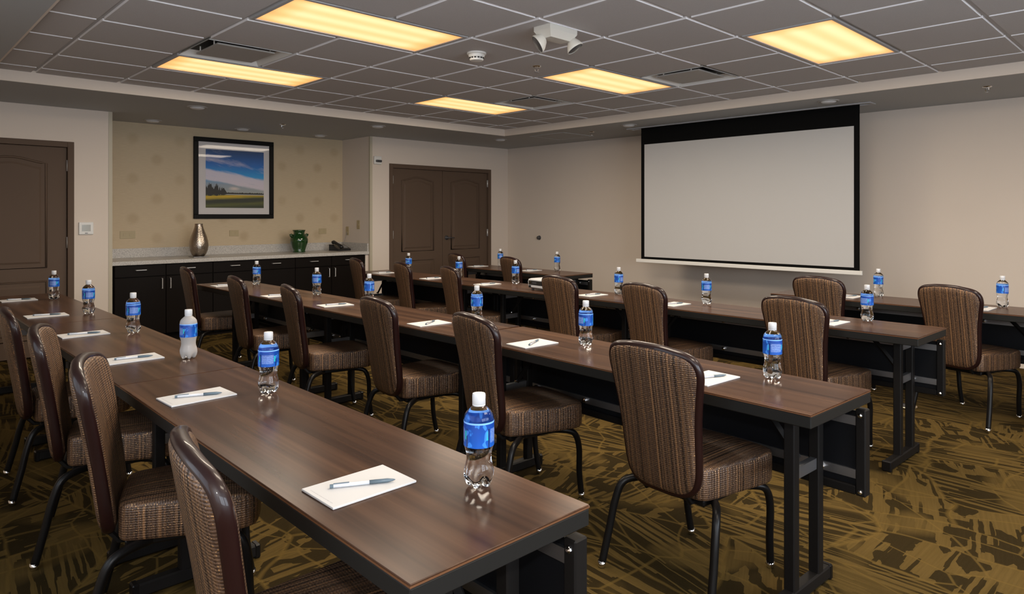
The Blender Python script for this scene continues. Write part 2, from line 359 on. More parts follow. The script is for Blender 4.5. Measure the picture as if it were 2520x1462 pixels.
# ------------------------------------------------------------------ mesh helpers
class G:
    def __init__(s):
        s.v = []; s.f = []; s.u = []
    def add(s, verts, faces, uvs=None, mtx=None):
        b = len(s.v)
        for p in verts:
            p = Vector(p)
            s.v.append(tuple(mtx @ p if mtx else p))
        for k, f in enumerate(faces):
            s.f.append(tuple(i + b for i in f))
            s.u.append(uvs[k] if uvs else None)
        return s
    def box(s, lo, hi, mtx=None):
        x0, y0, z0 = lo; x1, y1, z1 = hi
        v = [(x0, y0, z0), (x1, y0, z0), (x1, y1, z0), (x0, y1, z0), (x0, y0, z1), (x1, y0, z1), (x1, y1, z1), (x0, y1, z1)]
        return s.add(v, [(0, 3, 2, 1), (4, 5, 6, 7), (0, 1, 5, 4), (1, 2, 6, 5), (2, 3, 7, 6), (3, 0, 4, 7)], None, mtx)
    def bev(s, lo, hi, b=0.004, seg=1, mtx=None):
        bm = bmesh.new()
        bmesh.ops.create_cube(bm, size=1)
        c = [(a + d) / 2 for a, d in zip(lo, hi)]; d = [q - p for p, q in zip(lo, hi)]
        for v in bm.verts:
            v.co = Vector((c[0] + v.co.x * d[0], c[1] + v.co.y * d[1], c[2] + v.co.z * d[2]))
        bmesh.ops.bevel(bm, geom=list(bm.edges), offset=b, segments=seg, affect='EDGES', profile=0.5)
        bm.verts.index_update()
        s.add([v.co.copy() for v in bm.verts], [[v.index for v in f.verts] for f in bm.faces], None, mtx)
        bm.free()
        return s
    def lathe(s, prof, n=24, fn=None, mtx=None, capb=True, capt=True):
        v = []; f = []; uv = []
        for r, z in prof:
            for k in range(n):
                a = 2 * PI * k / n
                q = (r * math.cos(a), r * math.sin(a), z)
                v.append(fn(q, a, r, z) if fn else q)
        m = len(prof)
        z0, z1 = prof[0][1], prof[-1][1]
        h = (z1 - z0) or 1
        for i in range(m - 1):
            for k in range(n):
                k2 = (k + 1) % n
                f.append((i * n + k, i * n + k2, (i + 1) * n + k2, (i + 1) * n + k))
                va, vb = (prof[i][1] - z0) / h, (prof[i + 1][1] - z0) / h
                uv.append([(k / n, va), ((k + 1) / n, va), ((k + 1) / n, vb), (k / n, vb)])
        if capb:
            f.append(tuple(range(n - 1, -1, -1))); uv.append([(0, 0)] * n)
        if capt:
            f.append(tuple((m - 1) * n + k for k in range(n))); uv.append([(0, 1)] * n)
        return s.add(v, f, uv, mtx)
    def tube(s, pts, r, n=10, closed=False, cap=True, mtx=None, squash=None):
        pts = [Vector(p) for p in pts]
        m = len(pts)
        rs = r if isinstance(r, (list, tuple)) else [r] * m
        v = []; f = []
        up = None
        for i in range(m):
            if closed:
                t = pts[(i + 1) % m] - pts[i - 1]
            else:
                t = pts[min(i + 1, m - 1)] - pts[max(i - 1, 0)]
            t.normalize()
            if up is None:
                up = Vector((0, 0, 1)) if abs(t.z) < 0.9 else Vector((0, 1, 0))
            up = (up - t * up.dot(t)).normalized()
            sd = t.cross(up)
            for k in range(n):
                a = 2 * PI * k / n
                v.append(pts[i] + up * math.cos(a) * rs[i] + sd * math.sin(a) * rs[i])
        for i in range(m if closed else m - 1):
            j = (i + 1) % m
            for k in range(n):
                k2 = (k + 1) % n
                f.append((i * n + k, j * n + k, j * n + k2, i * n + k2))
        if cap and not closed:
            f.append(tuple(range(n))); f.append(tuple((m - 1) * n + k for k in range(n - 1, -1, -1)))
        return s.add(v, f, None, mtx)
    def prism(s, outline, d, mtx=None):
        n = len(outline)
        d = Vector(d)
        v = [Vector(p) for p in outline] + [Vector(p) + d for p in outline]
        f = [tuple(range(n - 1, -1, -1)), tuple(range(n, 2 * n))]
        f += [(k, (k + 1) % n, n + (k + 1) % n, n + k) for k in range(n)]
        return s.add(v, f, None, mtx)
    def obj(s, name, m, parent=None, smooth=False, auto=None):
        me = bpy.data.meshes.new(name)
        me.from_pydata(s.v, [], s.f)
        if any(u is not None for u in s.u):
            lay = me.uv_layers.new(name='UVMap')
            i = 0
            for k, poly in enumerate(me.polygons):
                for q in range(poly.loop_total):
                    lay.data[poly.loop_start + q].uv = s.u[k][q] if s.u[k] else (0, 0)
        bm = bmesh.new(); bm.from_mesh(me)
        bmesh.ops.recalc_face_normals(bm, faces=bm.faces)
        if auto is not None:
            for e in bm.edges:
                if len(e.link_faces) == 2 and e.calc_face_angle(0) > auto:
                    e.smooth = False
        bm.to_mesh(me); bm.free()
        if smooth or auto is not None:
            for p in me.polygons:
                p.use_smooth = True
        me.materials.append(MAT[m] if isinstance(m, str) else m)
        o = bpy.data.objects.new(name, me)
        C.objects.link(o)
        if parent:
            o.parent = parent
        return o

def curve(pts, sub=5):
    out = []
    n = len(pts)
    for i in range(n - 1):
        p0 = pts[max(i - 1, 0)]; p1 = pts[i]; p2 = pts[i + 1]; p3 = pts[min(i + 2, n - 1)]
        for q in range(sub):
            t = q / sub
            out.append(tuple(0.5 * (2 * b + (c - a) * t + (2 * a - 5 * b + 4 * c - d) * t * t + (3 * b - a - 3 * c + d) * t ** 3) for a, b, c, d in zip(p0, p1, p2, p3)))
    out.append(pts[-1])
    return out
def box(name, lo, hi, m, parent=None, bev=0.0):
    g = G()
    if bev:
        g.bev(lo, hi, bev)
    else:
        g.box(lo, hi)
    return g.obj(name, m, parent)

def thing(name, label, cat, loc=(0, 0, 0), rz=0.0, group=None):
    o = bpy.data.objects.new(name, None)
    o.empty_display_size = 0.05
    C.objects.link(o)
    o.location = loc; o.rotation_euler = (0, 0, rz)
    return tag(o, label, cat, group)

def tag(o, label, cat, group=None):
    o['label'] = label; o['category'] = cat
    if group:
        o['group'] = group
    return o

def struct(o, label=None):
    o['kind'] = 'structure'
    if label:
        o['label'] = label
    return o

def sempty(name, label=None):
    o = bpy.data.objects.new(name, None)
    C.objects.link(o)
    return struct(o, label)

def link_copy(o, parent=None):
    c = o.copy()
    C.objects.link(c)
    c.parent = parent
    return c

def dup(root, loc, rz, label):
    r = link_copy(root)
    r.location = loc; r.rotation_euler = (0, 0, rz); r['label'] = label
    for ch in list(root.children):
        c = link_copy(ch, r)
        for gch in list(ch.children):
            link_copy(gch, c)
    return r

def place(proto, first, loc, rz, label):
    if first:
        proto.location = loc; proto.rotation_euler = (0, 0, rz); proto['label'] = label
        return proto
    return dup(proto, loc, rz, label)

# ------------------------------------------------------------------ room shell
XA, XN, XR = -5.18, -5.90, 5.18
YB, YF = 4.65, -3.42
ZC, ZS = 2.53, 2.442
RX0, RX1, RY0, RY1 = -3.92, 3.92, -2.15, 3.40
NY0, NY1 = -0.965, 2.10

struct(box('floor', (XN - 0.2, YF - 0.2, -0.05), (XR + 0.2, YB + 0.2, 0.0), 'carpet'), 'olive and gold patterned carpet with dark streaks')

g = G()
D1 = (-2.325, -1.298, 2.106)
D2 = (2.404, 4.283, 2.092)
for y0, y1, z0 in ((YF, D1[0], 0), (D1[0], D1[1], D1[2]), (D1[1], NY0, 0), (NY1, D2[0], 0), (D2[0], D2[1], D2[2]), (D2[1], YB, 0)):
    g.box((XA - 0.13, y0, z0), (XA, y1, 2.60))
g.box((XN, NY1, 0), (XA - 0.13, NY1 + 0.13, 2.60))
g.box((XN, NY0 - 0.13, 0), (XA - 0.13, NY0, 2.60))
g.box((XA - 0.16, D1[0] - 0.05, 0), (XA - 0.13, D1[1] + 0.05, 2.3))
g.box((XA - 0.16, D2[0] - 0.05, 0), (XA - 0.13, D2[1] + 0.05, 2.3))
struct(g.obj('wall_left', 'wall'), 'beige wall with the doors and the buffet niche')
struct(box('wall_niche', (XN - 0.12, NY0 - 0.13, 0), (XN, NY1 + 0.13, 2.60), 'paper'), 'tan wallpaper with faint round sunbursts behind the buffet')
struct(box('wall_front', (XA - 0.13, YB, 0), (XR + 0.13, YB + 0.13, 2.60), 'wall'), 'beige wall behind the projection screen')
# walls behind the camera, with glowing windows added as fill light
def wall_with_windows(name, horiz, fixed, out, lo, hi, wins, z0=0.75, z1=2.2):
    g = G()
    def bx(a, b, za, zb):
        if horiz:
            g.box((a, min(fixed, out), za), (b, max(fixed, out), zb))
        else:
            g.box((min(fixed, out), a, za), (max(fixed, out), b, zb))
    cur = lo
    for a, b in wins:
        bx(cur, a, 0, 2.60); bx(a, b, 0, z0); bx(a, b, z1, 2.60); cur = b
    bx(cur, hi, 0, 2.60)
    return struct(g.obj(name, 'wall'))
wall_with_windows('wall_right', False, XR, XR + 0.13, YF, YB, [(-3.1, -1.2), (-0.9, 1.0)])
wall_with_windows('wall_back', True, YF, YF - 0.13, XA - 0.13, XR + 0.13, [(-0.4, 1.9), (2.6, 4.7)])
wn = 0
for horiz, fixed, sgn, a, b in ((False, XR, 1, -3.1, -1.2), (False, XR, 1, -0.9, 1.0), (True, YF, -1, -0.4, 1.9), (True, YF, -1, 2.6, 4.7)):
    wn += 1
    root = sempty('window_%d' % wn, 'daylit window behind the camera')  # invented light source, stands in for the soft frontal light
    def bx(nm, p0, p1, d0, d1, za, zb, m):
        d0, d1 = sorted((fixed + sgn * d0, fixed + sgn * d1))
        lo, hi = ((p0, d0, za), (p1, d1, zb)) if horiz else ((d0, p0, za), (d1, p1, zb))
        return box(nm, lo, hi, m, root)
    bx('window_pane', a + 0.05, b - 0.05, 0.07, 0.08, 0.80, 2.15, 'window2' if horiz else 'window')
    bx('window_frame', a, a + 0.05, 0.02, 0.10, 0.75, 2.2, 'curtain'); bx('window_frame', b - 0.05, b, 0.02, 0.10, 0.75, 2.2, 'curtain')
    bx('window_frame', a + 0.05, b - 0.05, 0.02, 0.10, 0.75, 0.80, 'curtain'); bx('window_frame', a + 0.05, b - 0.05, 0.02, 0.10, 2.15, 2.2, 'curtain')
    mid = (a + b) / 2
    bx('window_mullion', mid - 0.03, mid + 0.03, 0.02, 0.065, 0.80, 2.15, 'curtain')

# ceiling: plaster plate, dropped soffit, lay-in grid and every tile
T = 0.6096
ceil = struct(box('ceiling', (XN - 0.2, YF - 0.2, 2.60), (XR + 0.2, YB + 0.2, 2.66), 'dark'), 'suspended grey tile ceiling inside a dropped soffit')
g = G()
for lo, hi in (((XN - 0.1, YF, ZS), (RX0, YB, 2.60)), ((RX1, YF, ZS), (XR, YB, 2.60)), ((RX0, YF, ZS), (RX1, RY0, 2.60)), ((RX0, RY1, ZS), (RX1, YB, 2.60))):
    g.box(lo, hi)
sof = g.obj('soffit', 'soffit', ceil)
e = 0.012
box('soffit_face', (RX0, RY0, ZS + 0.0005), (RX0 + e, RY1, ZC + 0.03), 'wall', ceil)
box('soffit_face', (RX1 - e, RY0, ZS + 0.0005), (RX1, RY1, ZC + 0.03), 'wall', ceil)
box('soffit_face', (RX0 + e, RY1 - e, ZS + 0.0005), (RX1 - e, RY1, ZC + 0.03), 'wall', ceil)
box('soffit_face', (RX0 + e, RY0, ZS + 0.0005), (RX1 - e, RY0 + e, ZC + 0.03), 'wall', ceil)
xs = [RX0 + e] + [k * T for k in range(-6, 7)] + [RX1 - e]
ys = [RY0 + e] + [k * T for k in range(-3, 6)] + [RY1 - e]
GAP = 0.016
light_cells, vent_cells = {}, set()
PANELS = [(1, -2), (4, -2), (4, 2), (1, 2), (-2, 2), (-2, -2), (-5, 2), (-5, -2)]
for i, j in PANELS:
    for q in (0, 1):
        light_cells[(-(i + 1), j + q)] = 1
for i, j in ((3, -2), (0, 3), (3, 3), (-3, -1), (-6, 3)):
    vent_cells.add((-(i + 1), j))
for a in range(len(xs) - 1):
    for b in range(len(ys) - 1):
        x0, x1, y0, y1 = xs[a], xs[a + 1], ys[b], ys[b + 1]
        if x1 - x0 < 0.06 or y1 - y0 < 0.06:
            pass
        cell = (round(x1 / T) - 1, round(y1 / T) - 1) if a < len(xs) - 2 and b < len(ys) - 2 else None
        if cell in light_cells or cell in vent_cells:
            continue
        gx0 = GAP if a > 0 else 0.002; gx1 = GAP if a < len(xs) - 2 else 0.002
        gy0 = GAP if b > 0 else 0.002; gy1 = GAP if b < len(ys) - 2 else 0.002
        ti = G().bev((x0 + gx0, y0 + gy0, ZC), (x1 - gx1, y1 - gy1, ZC + 0.022), 0.0015).obj('ceiling_tile', 'tile', ceil)
        ti.data.materials.append(MAT['tile_edge'])
        for pl in ti.data.polygons:
            if abs(pl.normal.z) < 0.6:
                pl.material_index = 1
for x in xs[1:-1]:
    box('grid_bar', (x - 0.017, RY0 + e, ZC + 0.016), (x + 0.017, RY1 - e, ZC + 0.03), 'grid', ceil)
for k, y in enumerate(ys[1:-1]):
    box('cross_bar', (RX0 + e, y - 0.017, ZC + 0.0163), (RX1 - e, y + 0.017, ZC + 0.0295), 'grid', ceil)

LL = {(1, -2): 'large lit ceiling panel at the top of the picture, nearest the camera',
      (4, -2): 'long lit ceiling panel beside the vent above the buffet side',
      (4, 2): 'small lit ceiling panel farthest away, in front of the corner',
      (1, 2): 'lit ceiling panel between the emergency light and the screen',
      (-2, 2): 'rightmost lit ceiling panel, wide and square-looking, near the screen wall',
      (-2, -2): 'lit ceiling panel straight above the camera', (-5, 2): 'lit ceiling panel at the far right, towards the screen wall', (-5, -2): 'lit ceiling panel behind the camera'}
for i, j in PANELS:
    x0, x1 = -(i + 1) * T + GAP, -i * T - GAP
    y0, y1 = j * T + GAP, (j + 2) * T - GAP
    r = thing('ceiling_light', LL[(i, j)], 'ceiling light', ((x0 + x1) / 2, (y0 + y1) / 2, ZC), 0, 'lit ceiling panels')
    hx, hy = (x1 - x0) / 2, (y1 - y0) / 2
    g = G()
    fw = 0.022
    g.box((-hx, -hy, 0.0), (-hx + fw, hy, 0.025)); g.box((hx - fw, -hy, 0.0), (hx, hy, 0.025))
    g.box((-hx + fw, -hy, 0.0), (hx - fw, -hy + fw, 0.025)); g.box((-hx + fw, hy - fw, 0.0), (hx - fw, hy, 0.025))
    g.obj('light_frame', 'grid', r)
    g = G()
    ax, ay = hx - fw, hy - fw
    g.add([(-ax, -ay, 0.006), (ax, -ay, 0.006), (ax, ay, 0.006), (-ax, ay, 0.006)], [(0, 3, 2, 1)], [[(0, 0), (1, 0), (1, 1), (0, 1)]])
    g.u[0] = [(0, 0), (1, 0), (1, 1), (0, 1)]
    # u runs along the long side, v across the tubes
    g.u[0] = [(0, 0), (1, 0), (1, 1), (0, 1)]
    g.f[0] = (0, 3, 2, 1)
    g.add([(-ax, -ay, 0.016), (ax, -ay, 0.016), (ax, ay, 0.016), (-ax, ay, 0.016)], [(0, 1, 2, 3)], [[(0.5, 0.5)] * 4])
    g.obj('light_lens', 'lens', r)
    la = bpy.data.lights.new('panel_lamp', 'AREA')
    la.shape = 'RECTANGLE'; la.size = ax * 2; la.size_y = ay * 2
    la.energy = PANEL_WATTS; la.color = (1.0, 0.86, 0.70)
    lo_ = bpy.data.objects.new('panel_lamp', la)
    C.objects.link(lo_); lo_.parent = r; lo_.location = (0, 0, -0.001)

VL = {(3, -2): 'square ceiling vent beside the long lit panel above the buffet side', (0, 3): 'square ceiling vent left of the rightmost lit panel',
      (3, 3): 'small far ceiling vent beside the farthest lit panel', (-3, -1): 'square ceiling vent above the camera', (-6, 3): 'square ceiling vent at the right end of the ceiling'}
for i, j in ((3, -2), (0, 3), (3, 3), (-3, -1), (-6, 3)):
    cx, cy = -(i + 0.5) * T, (j + 0.5) * T
    r = thing('ceiling_vent', VL[(i, j)], 'vent', (cx, cy, ZC), 0, 'plaque ceiling vents')
    h = T / 2 - GAP
    o1, o2 = h, h - 0.03
    g = G()
    V = []
    for q, z in ((o1, 0.0), (o2, 0.045)):
        V += [(-q, -q, z), (q, -q, z), (q, q, z), (-q, q, z)]
    g.add(V, [(k, (k + 1) % 4, 4 + (k + 1) % 4, 4 + k) for k in range(4)])
    g.obj('vent_throat', 'white', r)
    box('vent_duct', (-o2, -o2, 0.045), (o2, o2, 0.05), 'dark', r)  # near-black plate, the shade above the plaque put into its colour
    p = G().bev((-0.200, -0.200, 0.002), (0.200, 0.200, 0.014), 0.002).obj('vent_plaque', 'vent', r)
    for sx, sy in ((-1, -1), (1, -1), (1, 1), (-1, 1)):
        G().tube([(sx * 0.13, sy * 0.196, 0.012), (sx * 0.13, sy * 0.196, 0.045)], 0.005, 6).obj('plaque_hanger', 'white', p)

# corner trims of the niche
struct(box('trim_1', (XA - 0.02, NY0 - 0.03, 0), (XA + 0.006, NY0 + 0.004, ZS), 'trim'), 'pale vertical corner guard left of the buffet niche')
struct(box('trim_2', (XA - 0.02, NY1 - 0.004, 0), (XA + 0.006, NY1 + 0.035, ZS), 'trim'), 'pale vertical corner guard right of the buffet niche')

# doors
def panel_outline(y0, y1, z0, z1, arch, n=14):
    pts = [(y0, z0), (y1, z0), (y1, z1)]
    if arch:
        for k in range(1, n):
            s_ = k / n
            hump = 0.5 - 0.5 * math.cos(2 * PI * s_)
            pts.append((y1 + (y0 - y1) * s_, z1 + arch * hump ** 0.8))
    pts.append((y0, z1))
    return pts
def door_leaf(root, y0, y1, ztop, hinge_y, zs):
    leaf = box('door_leaf', (XA - 0.06, y0 + 0.003, 0.01), (XA - 0.02, y1 - 0.003, ztop), 'door', root, 0.002)
    wd = y1 - y0
    for (za, zb, arch) in ((0.87, ztop - 0.165, 0.05), (0.18, 0.735, 0.0)):
        a, b = y0 + 0.165 * wd / 0.88, y1 - 0.165 * wd / 0.88
        out = panel_outline(a, b, za, zb, arch)
        G().tube([(XA - 0.02, y, z) for y, z in out], 0.011, 6, closed=True).obj('panel_moulding', 'door', leaf, smooth=True)
        cy, cz = (a + b) / 2, (za + zb) / 2
        inn = [(cy + (y - cy) * 0.86, cz + (z - cz) * (0.92 if arch else 0.86)) for y, z in out]
        inn2 = [(cy + (y - cy) * 0.80, cz + (z - cz) * (0.885 if arch else 0.80)) for y, z in out]
        n = len(inn)
        gg = G()
        gg.add([(XA - 0.0195, y, z) for y, z in inn] + [(XA - 0.012, y, z) for y, z in inn2],
               [(k, (k + 1) % n, n + (k + 1) % n, n + k) for k in range(n)] + [tuple(range(n, 2 * n))])
        gg.obj('raised_panel', 'door', leaf)
    for z in zs:
        G().tube([(XA - 0.006, hinge_y, z - 0.055), (XA - 0.006, hinge_y, z + 0.055)], 0.011, 8).obj('hinge', 'pull', leaf, smooth=True)
    return leaf
def door_frame(root, y0, y1, zt, wd):
    for lo, hi in (((XA - 0.12, y0, 0), (XA + 0.014, y0 + wd, zt)), ((XA - 0.12, y1 - wd, 0), (XA + 0.014, y1, zt)), ((XA - 0.12, y0 + wd, zt - wd), (XA + 0.014, y1 - wd, zt))):
        box('door_frame', lo, hi, 'door', root, 0.003)
d1 = sempty('door_1', 'brown single panel door at the left edge')
door_frame(d1, D1[0], D1[1], D1[2], 0.055)
door_leaf(d1, D1[0] + 0.055, D1[1] - 0.055, D1[2] - 0.057, D1[1] - 0.052, (1.87, 1.108, 0.25))
d2 = sempty('door_2', 'brown double panel doors near the corner')
door_frame(d2, D2[0], D2[1], D2[2], 0.058)
ym = (D2[0] + D2[1]) / 2
door_leaf(d2, D2[0] + 0.058, ym, D2[2] - 0.06, D2[0] + 0.064, (1.872, 1.108, 0.25))
lf = door_leaf(d2, ym, D2[1] - 0.058, D2[2] - 0.06, D2[1] - 0.064, (1.872, 1.108, 0.25))
h = G()
h.lathe([(0.033, 0.0), (0.033, 0.008), (0.012, 0.012), (0.012, 0.05)], 16, mtx=Matrix.Translation((XA - 0.02, ym + 0.075, 1.046)) @ Matrix.Rotation(PI / 2, 4, 'Y'))
h.tube([(XA + 0.028, ym + 0.075, 1.046), (XA + 0.030, ym + 0.11, 1.047), (XA + 0.028, ym + 0.19, 1.044)], [0.011, 0.010, 0.008], 8)
h.obj('lever_handle', 'darkgrey', lf, smooth=True)

# soffit access hatch
hx0, hx1, hy0, hy1 = -3.68, -3.07, 3.63, 4.24
g = G()
for lo, hi in (((hx0, hy0, 0), (hx1, hy0 + 0.018, 1)), ((hx0, hy1 - 0.018, 0), (hx1, hy1, 1)), ((hx0, hy0 + 0.018, 0), (hx0 + 0.018, hy1 - 0.018, 1)), ((hx1 - 0.018, hy0 + 0.018, 0), (hx1, hy1 - 0.018, 1))):
    g.box((lo[0], lo[1], ZS - 0.005), (hi[0], hi[1], ZS))
g.obj('hatch_frame', 'grid', (hr := thing('access_hatch', 'flat square access hatch in the soffit near the room corner', 'hatch')))
box('hatch_panel', (hx0 + 0.022, hy0 + 0.022, ZS - 0.003), (hx1 - 0.022, hy1 - 0.022, ZS), 'soffit', hr)

# ------------------------------------------------------------------ buffet niche
FX = -5.225      # cabinet fronts
units = [(-0.93, 0.065), (0.065, 1.06), (1.06, 2.055)]
UL = ['dark espresso base cabinet at the left end of the buffet', 'dark espresso base cabinet in the middle of the buffet below the picture', 'dark espresso base cabinet at the right end of the buffet below the phone']
for (y0, y1), lb in zip(units, UL):
    r = thing('base_cabinet', lb, 'cabinet', (0, 0, 0), 0, 'buffet base cabinets')
    g = G(); g.box((XN + 0.005, y0 + 0.001, 0.09), (FX - 0.02, y1 - 0.001, 0.852)); g.box((XN + 0.005, y0 + 0.001, 0), (FX - 0.09, y1 - 0.001, 0.09))
    g.obj('cabinet_body', 'cabinet', r)
    m = (y0 + y1) / 2
    for a, b, s_ in ((y0, m, 1), (m, y1, -1)):
        dr = box('drawer_front', (FX - 0.019, a + 0.003, 0.725), (FX, b - 0.003, 0.848), 'cabinet', r, 0.002)
        cy = (a + b) / 2
        G().tube([(FX + 0.0, cy - 0.05, 0.795), (FX + 0.024, cy - 0.05, 0.795), (FX + 0.024, cy + 0.05, 0.795), (FX + 0.0, cy + 0.05, 0.795)], 0.005, 6).obj('drawer_pull', 'pull', dr)
        do = box('cabinet_door', (FX - 0.019, a + 0.003, 0.095), (FX, b - 0.003, 0.718), 'cabinet', r, 0.002)
        py = (b - 0.042) if s_ == 1 else (a + 0.042)
        G().tube([(FX + 0.0, py, 0.585), (FX + 0.024, py, 0.585), (FX + 0.024, py, 0.695), (FX + 0.0, py, 0.695)], 0.005, 6).obj('door_pull', 'pull', do)
r = thing('countertop', 'pale speckled stone countertop of the buffet with low backsplash', 'countertop')
G().bev((XN + 0.002, NY0 + 0.002, 0.853), (-5.195, NY1 - 0.002, 0.895), 0.003).obj('counter_slab', 'stone', r)
box('backsplash', (XN + 0.002, NY0 + 0.002, 0.8955), (XN + 0.022, NY1 - 0.024, 1.0), 'stone', r)
box('side_splash', (XN + 0.002, NY1 - 0.022, 0.8955), (-5.21, NY1 - 0.002, 1.0), 'stone', r)
box('end_filler', (FX - 0.03, 2.056, 0.0), (FX, NY1 - 0.002, 0.852), 'wall', r)

# picture
r = thing('framed_picture', 'framed landscape photograph with blue sky in a black frame above the buffet', 'picture', (XN, 0.578, 1.836))
def yz(nm, y0, y1, z0, z1, x0, x1, m, par, bev=0.0):
    return box(nm, (x0, y0, z0), (x1, y1, z1), m, par, bev)
HH = 0.5
fr = 0.055
yz('picture_frame', -HH, HH, HH - fr, HH, 0.002, 0.03, 'frameblack', r, 0.003)
yz('picture_frame', -HH, HH, -HH, -HH + fr, 0.002, 0.03, 'frameblack', r, 0.003)
yz('picture_frame', -HH, -HH + fr, -HH + fr, HH - fr, 0.002, 0.03, 'frameblack', r, 0.003)
yz('picture_frame', HH - fr, HH, -HH + fr, HH - fr, 0.002, 0.03, 'frameblack', r, 0.003)
yz('mat_board', -HH + fr, HH - fr, -HH + fr, HH - fr, 0.004, 0.010, 'mat', r)
g = G()
g.add([(0.012, -0.357, -0.365), (0.012, 0.372, -0.365), (0.012, 0.372, 0.357), (0.012, -0.357, 0.357)], [(0, 1, 2, 3)], [[(0, 0), (1, 0), (1, 1), (0, 1)]])
g.obj('landscape_print', 'art', r)
g = G()
q = HH - fr
g.add([(0.020, -q, -q), (0.020, q, -q), (0.020, q, q), (0.020, -q, q)], [(0, 1, 2, 3)])
g.obj('picture_glass', 'glass', r)

CT = 0.895
# vase, urn, phone
r = thing('silver_vase', 'tall hammered silver-bronze vase on the buffet counter', 'vase', (-5.47, -0.005, CT))
box('vase_plinth', (-0.085, -0.085, 0), (0.085, 0.085, 0.008), 'alu', r, 0.002)
G().lathe([(0.055, 0.008), (0.075, 0.03), (0.098, 0.085), (0.105, 0.135), (0.100, 0.18), (0.085, 0.24), (0.062, 0.30), (0.047, 0.345), (0.042, 0.375), (0.044, 0.385), (0.036, 0.382), (0.034, 0.34)], 32, capt=False).obj('vase_body', 'hammered', r, smooth=True)
r = thing('green_urn', 'squat green glazed urn with two small handles on the buffet counter', 'urn', (-5.62, 1.305, CT))
G().lathe([(0.078, 0.0), (0.082, 0.012), (0.076, 0.02), (0.092, 0.07), (0.112, 0.13), (0.115, 0.165), (0.103, 0.20), (0.082, 0.225), (0.070, 0.24), (0.070, 0.265), (0.080, 0.28), (0.083, 0.29), (0.076, 0.292), (0.064, 0.27), (0.062, 0.22)], 32, capt=False).obj('urn_body', 'green', r, smooth=True)
for s_ in (-1, 1):
    G().tube([(0, s_ * 0.098, 0.195), (0, s_ * 0.118, 0.215), (0, s_ * 0.125, 0.235), (0, s_ * 0.112, 0.236), (0, s_ * 0.083, 0.222)], 0.011, 8).obj('urn_handle', 'green', r, smooth=True)
r = thing('desk_telephone', 'black desk telephone at the right end of the buffet counter', 'telephone', (-5.62, 1.90, CT), math.radians(10))
pr_ = [(0.10, 0), (0.10, 0.025), (-0.06, 0.085), (-0.10, 0.085), (-0.10, 0)]
G().prism([(x, -0.105, z) for x, z in pr_], (0, 0.21, 0)).obj('phone_base', 'phone', r)
tilt = Matrix.Translation((0.02, 0, 0.056)) @ Matrix.Rotation(math.radians(20.5), 4, 'Y')
G().bev((-0.055, 0.0, 0.0), (0.055, 0.085, 0.004), 0.001, mtx=tilt).obj('phone_keypad', 'phonegrey', r)
G().bev((-0.085, 0.01, 0.0), (-0.062, 0.075, 0.005), 0.001, mtx=tilt).obj('phone_display', 'lcd', r)
G().tube([tuple(tilt @ Vector(p)) for p in ((-0.10, -0.065, 0.022), (-0.085, -0.065, 0.034), (0, -0.065, 0.040), (0.085, -0.065, 0.034), (0.10, -0.065, 0.022))], [0.026, 0.025, 0.016, 0.025, 0.026], 10).obj('handset', 'phone', r, smooth=True)
inv = Matrix.LocRotScale(r.location, r.rotation_euler.to_quaternion(), None).inverted()
G().tube([tuple(inv @ Vector(p)) for p in curve([(-5.70, 1.955, CT + 0.05), (-5.725, 2.02, CT + 0.10), (-5.745, 2.065, CT + 0.19), (-5.757, 2.087, CT + 0.25)])], 0.003, 6).obj('phone_cord', 'phonegrey', r, smooth=True)

# wall plates
def plate(name, label, cat, loc, size, face, m, slots):
    r = thing(name, label, cat, loc)
    a, h_ = size
    if face == 'x':
        G().bev((0.0, -a / 2, -h_ / 2), (0.007, a / 2, h_ / 2), 0.002).obj('plate', m, r)
        for dy in slots:
            box('socket', (0.007, dy - 0.014, -0.017), (0.0095, dy + 0.014, 0.017), m, r, 0.001)
    elif face == '-y':
        G().bev((-a / 2, -0.007, -h_ / 2), (a / 2, 0.0, h_ / 2), 0.002).obj('plate', m, r)
        for dz in slots:
            box('socket', (-0.014, -0.012, dz - 0.014), (0.014, -0.007, dz + 0.014), m, r, 0.001)
    return r
plate('outlet_plate', 'wide almond outlet plate on the wallpaper left of the vase', 'outlet', (XN, -0.634, 1.155), (0.155, 0.085), 'x', 'almond', (-0.03, 0.03))
plate('outlet_plate', 'almond outlet plate on the wallpaper below the picture', 'outlet', (XN, 0.57, 1.152), (0.115, 0.075), 'x', 'almond', (-0.025, 0.025))
plate('outlet_plate', 'almond outlet plate on the wallpaper above the green urn', 'outlet', (XN, 1.79, 1.158), (0.115, 0.075), 'x', 'almond', (-0.025, 0.025))
plate('phone_jack', 'lower almond jack plate on the niche side wall with the phone cord', 'jack', (-5.758, NY1, 1.16), (0.075, 0.12), '-y', 'almond', (-0.02,))
plate('light_switch', 'upper almond switch plate on the niche side wall', 'switch', (-5.468, NY1, 1.249), (0.075, 0.12), '-y', 'almond', (0.0,))
r = thing('thermostat', 'square white thermostat with a small display right of the single door', 'thermostat', (XA, -1.195, 1.247))
G().bev((0, -0.064, -0.062), (0.018, 0.064, 0.062), 0.006, 2).obj('thermostat_body', 'white', r)
box('thermostat_display', (0.018, -0.038, -0.03), (0.0195, 0.038, 0.036), 'lcd', r)
box('thermostat_button', (0.018, -0.012, -0.052), (0.0195, 0.012, -0.045), 'darkgrey', r)
r = thing('fire_strobe', 'small white fire alarm strobe beside the double doors', 'alarm', (XA, 2.209, 2.124))
G().bev((0, -0.058, -0.055), (0.03, 0.058, 0.055), 0.008, 2).obj('strobe_body', 'white', r)
G().bev((0.03, -0.04, -0.028), (0.055, 0.05, 0.004), 0.01, 2).obj('strobe_lens', 'darkgrey', r)
r = thing('wall_bumper', 'small round dark knob on the wall left of the screen', 'knob', (-4.472, YB, 1.035))
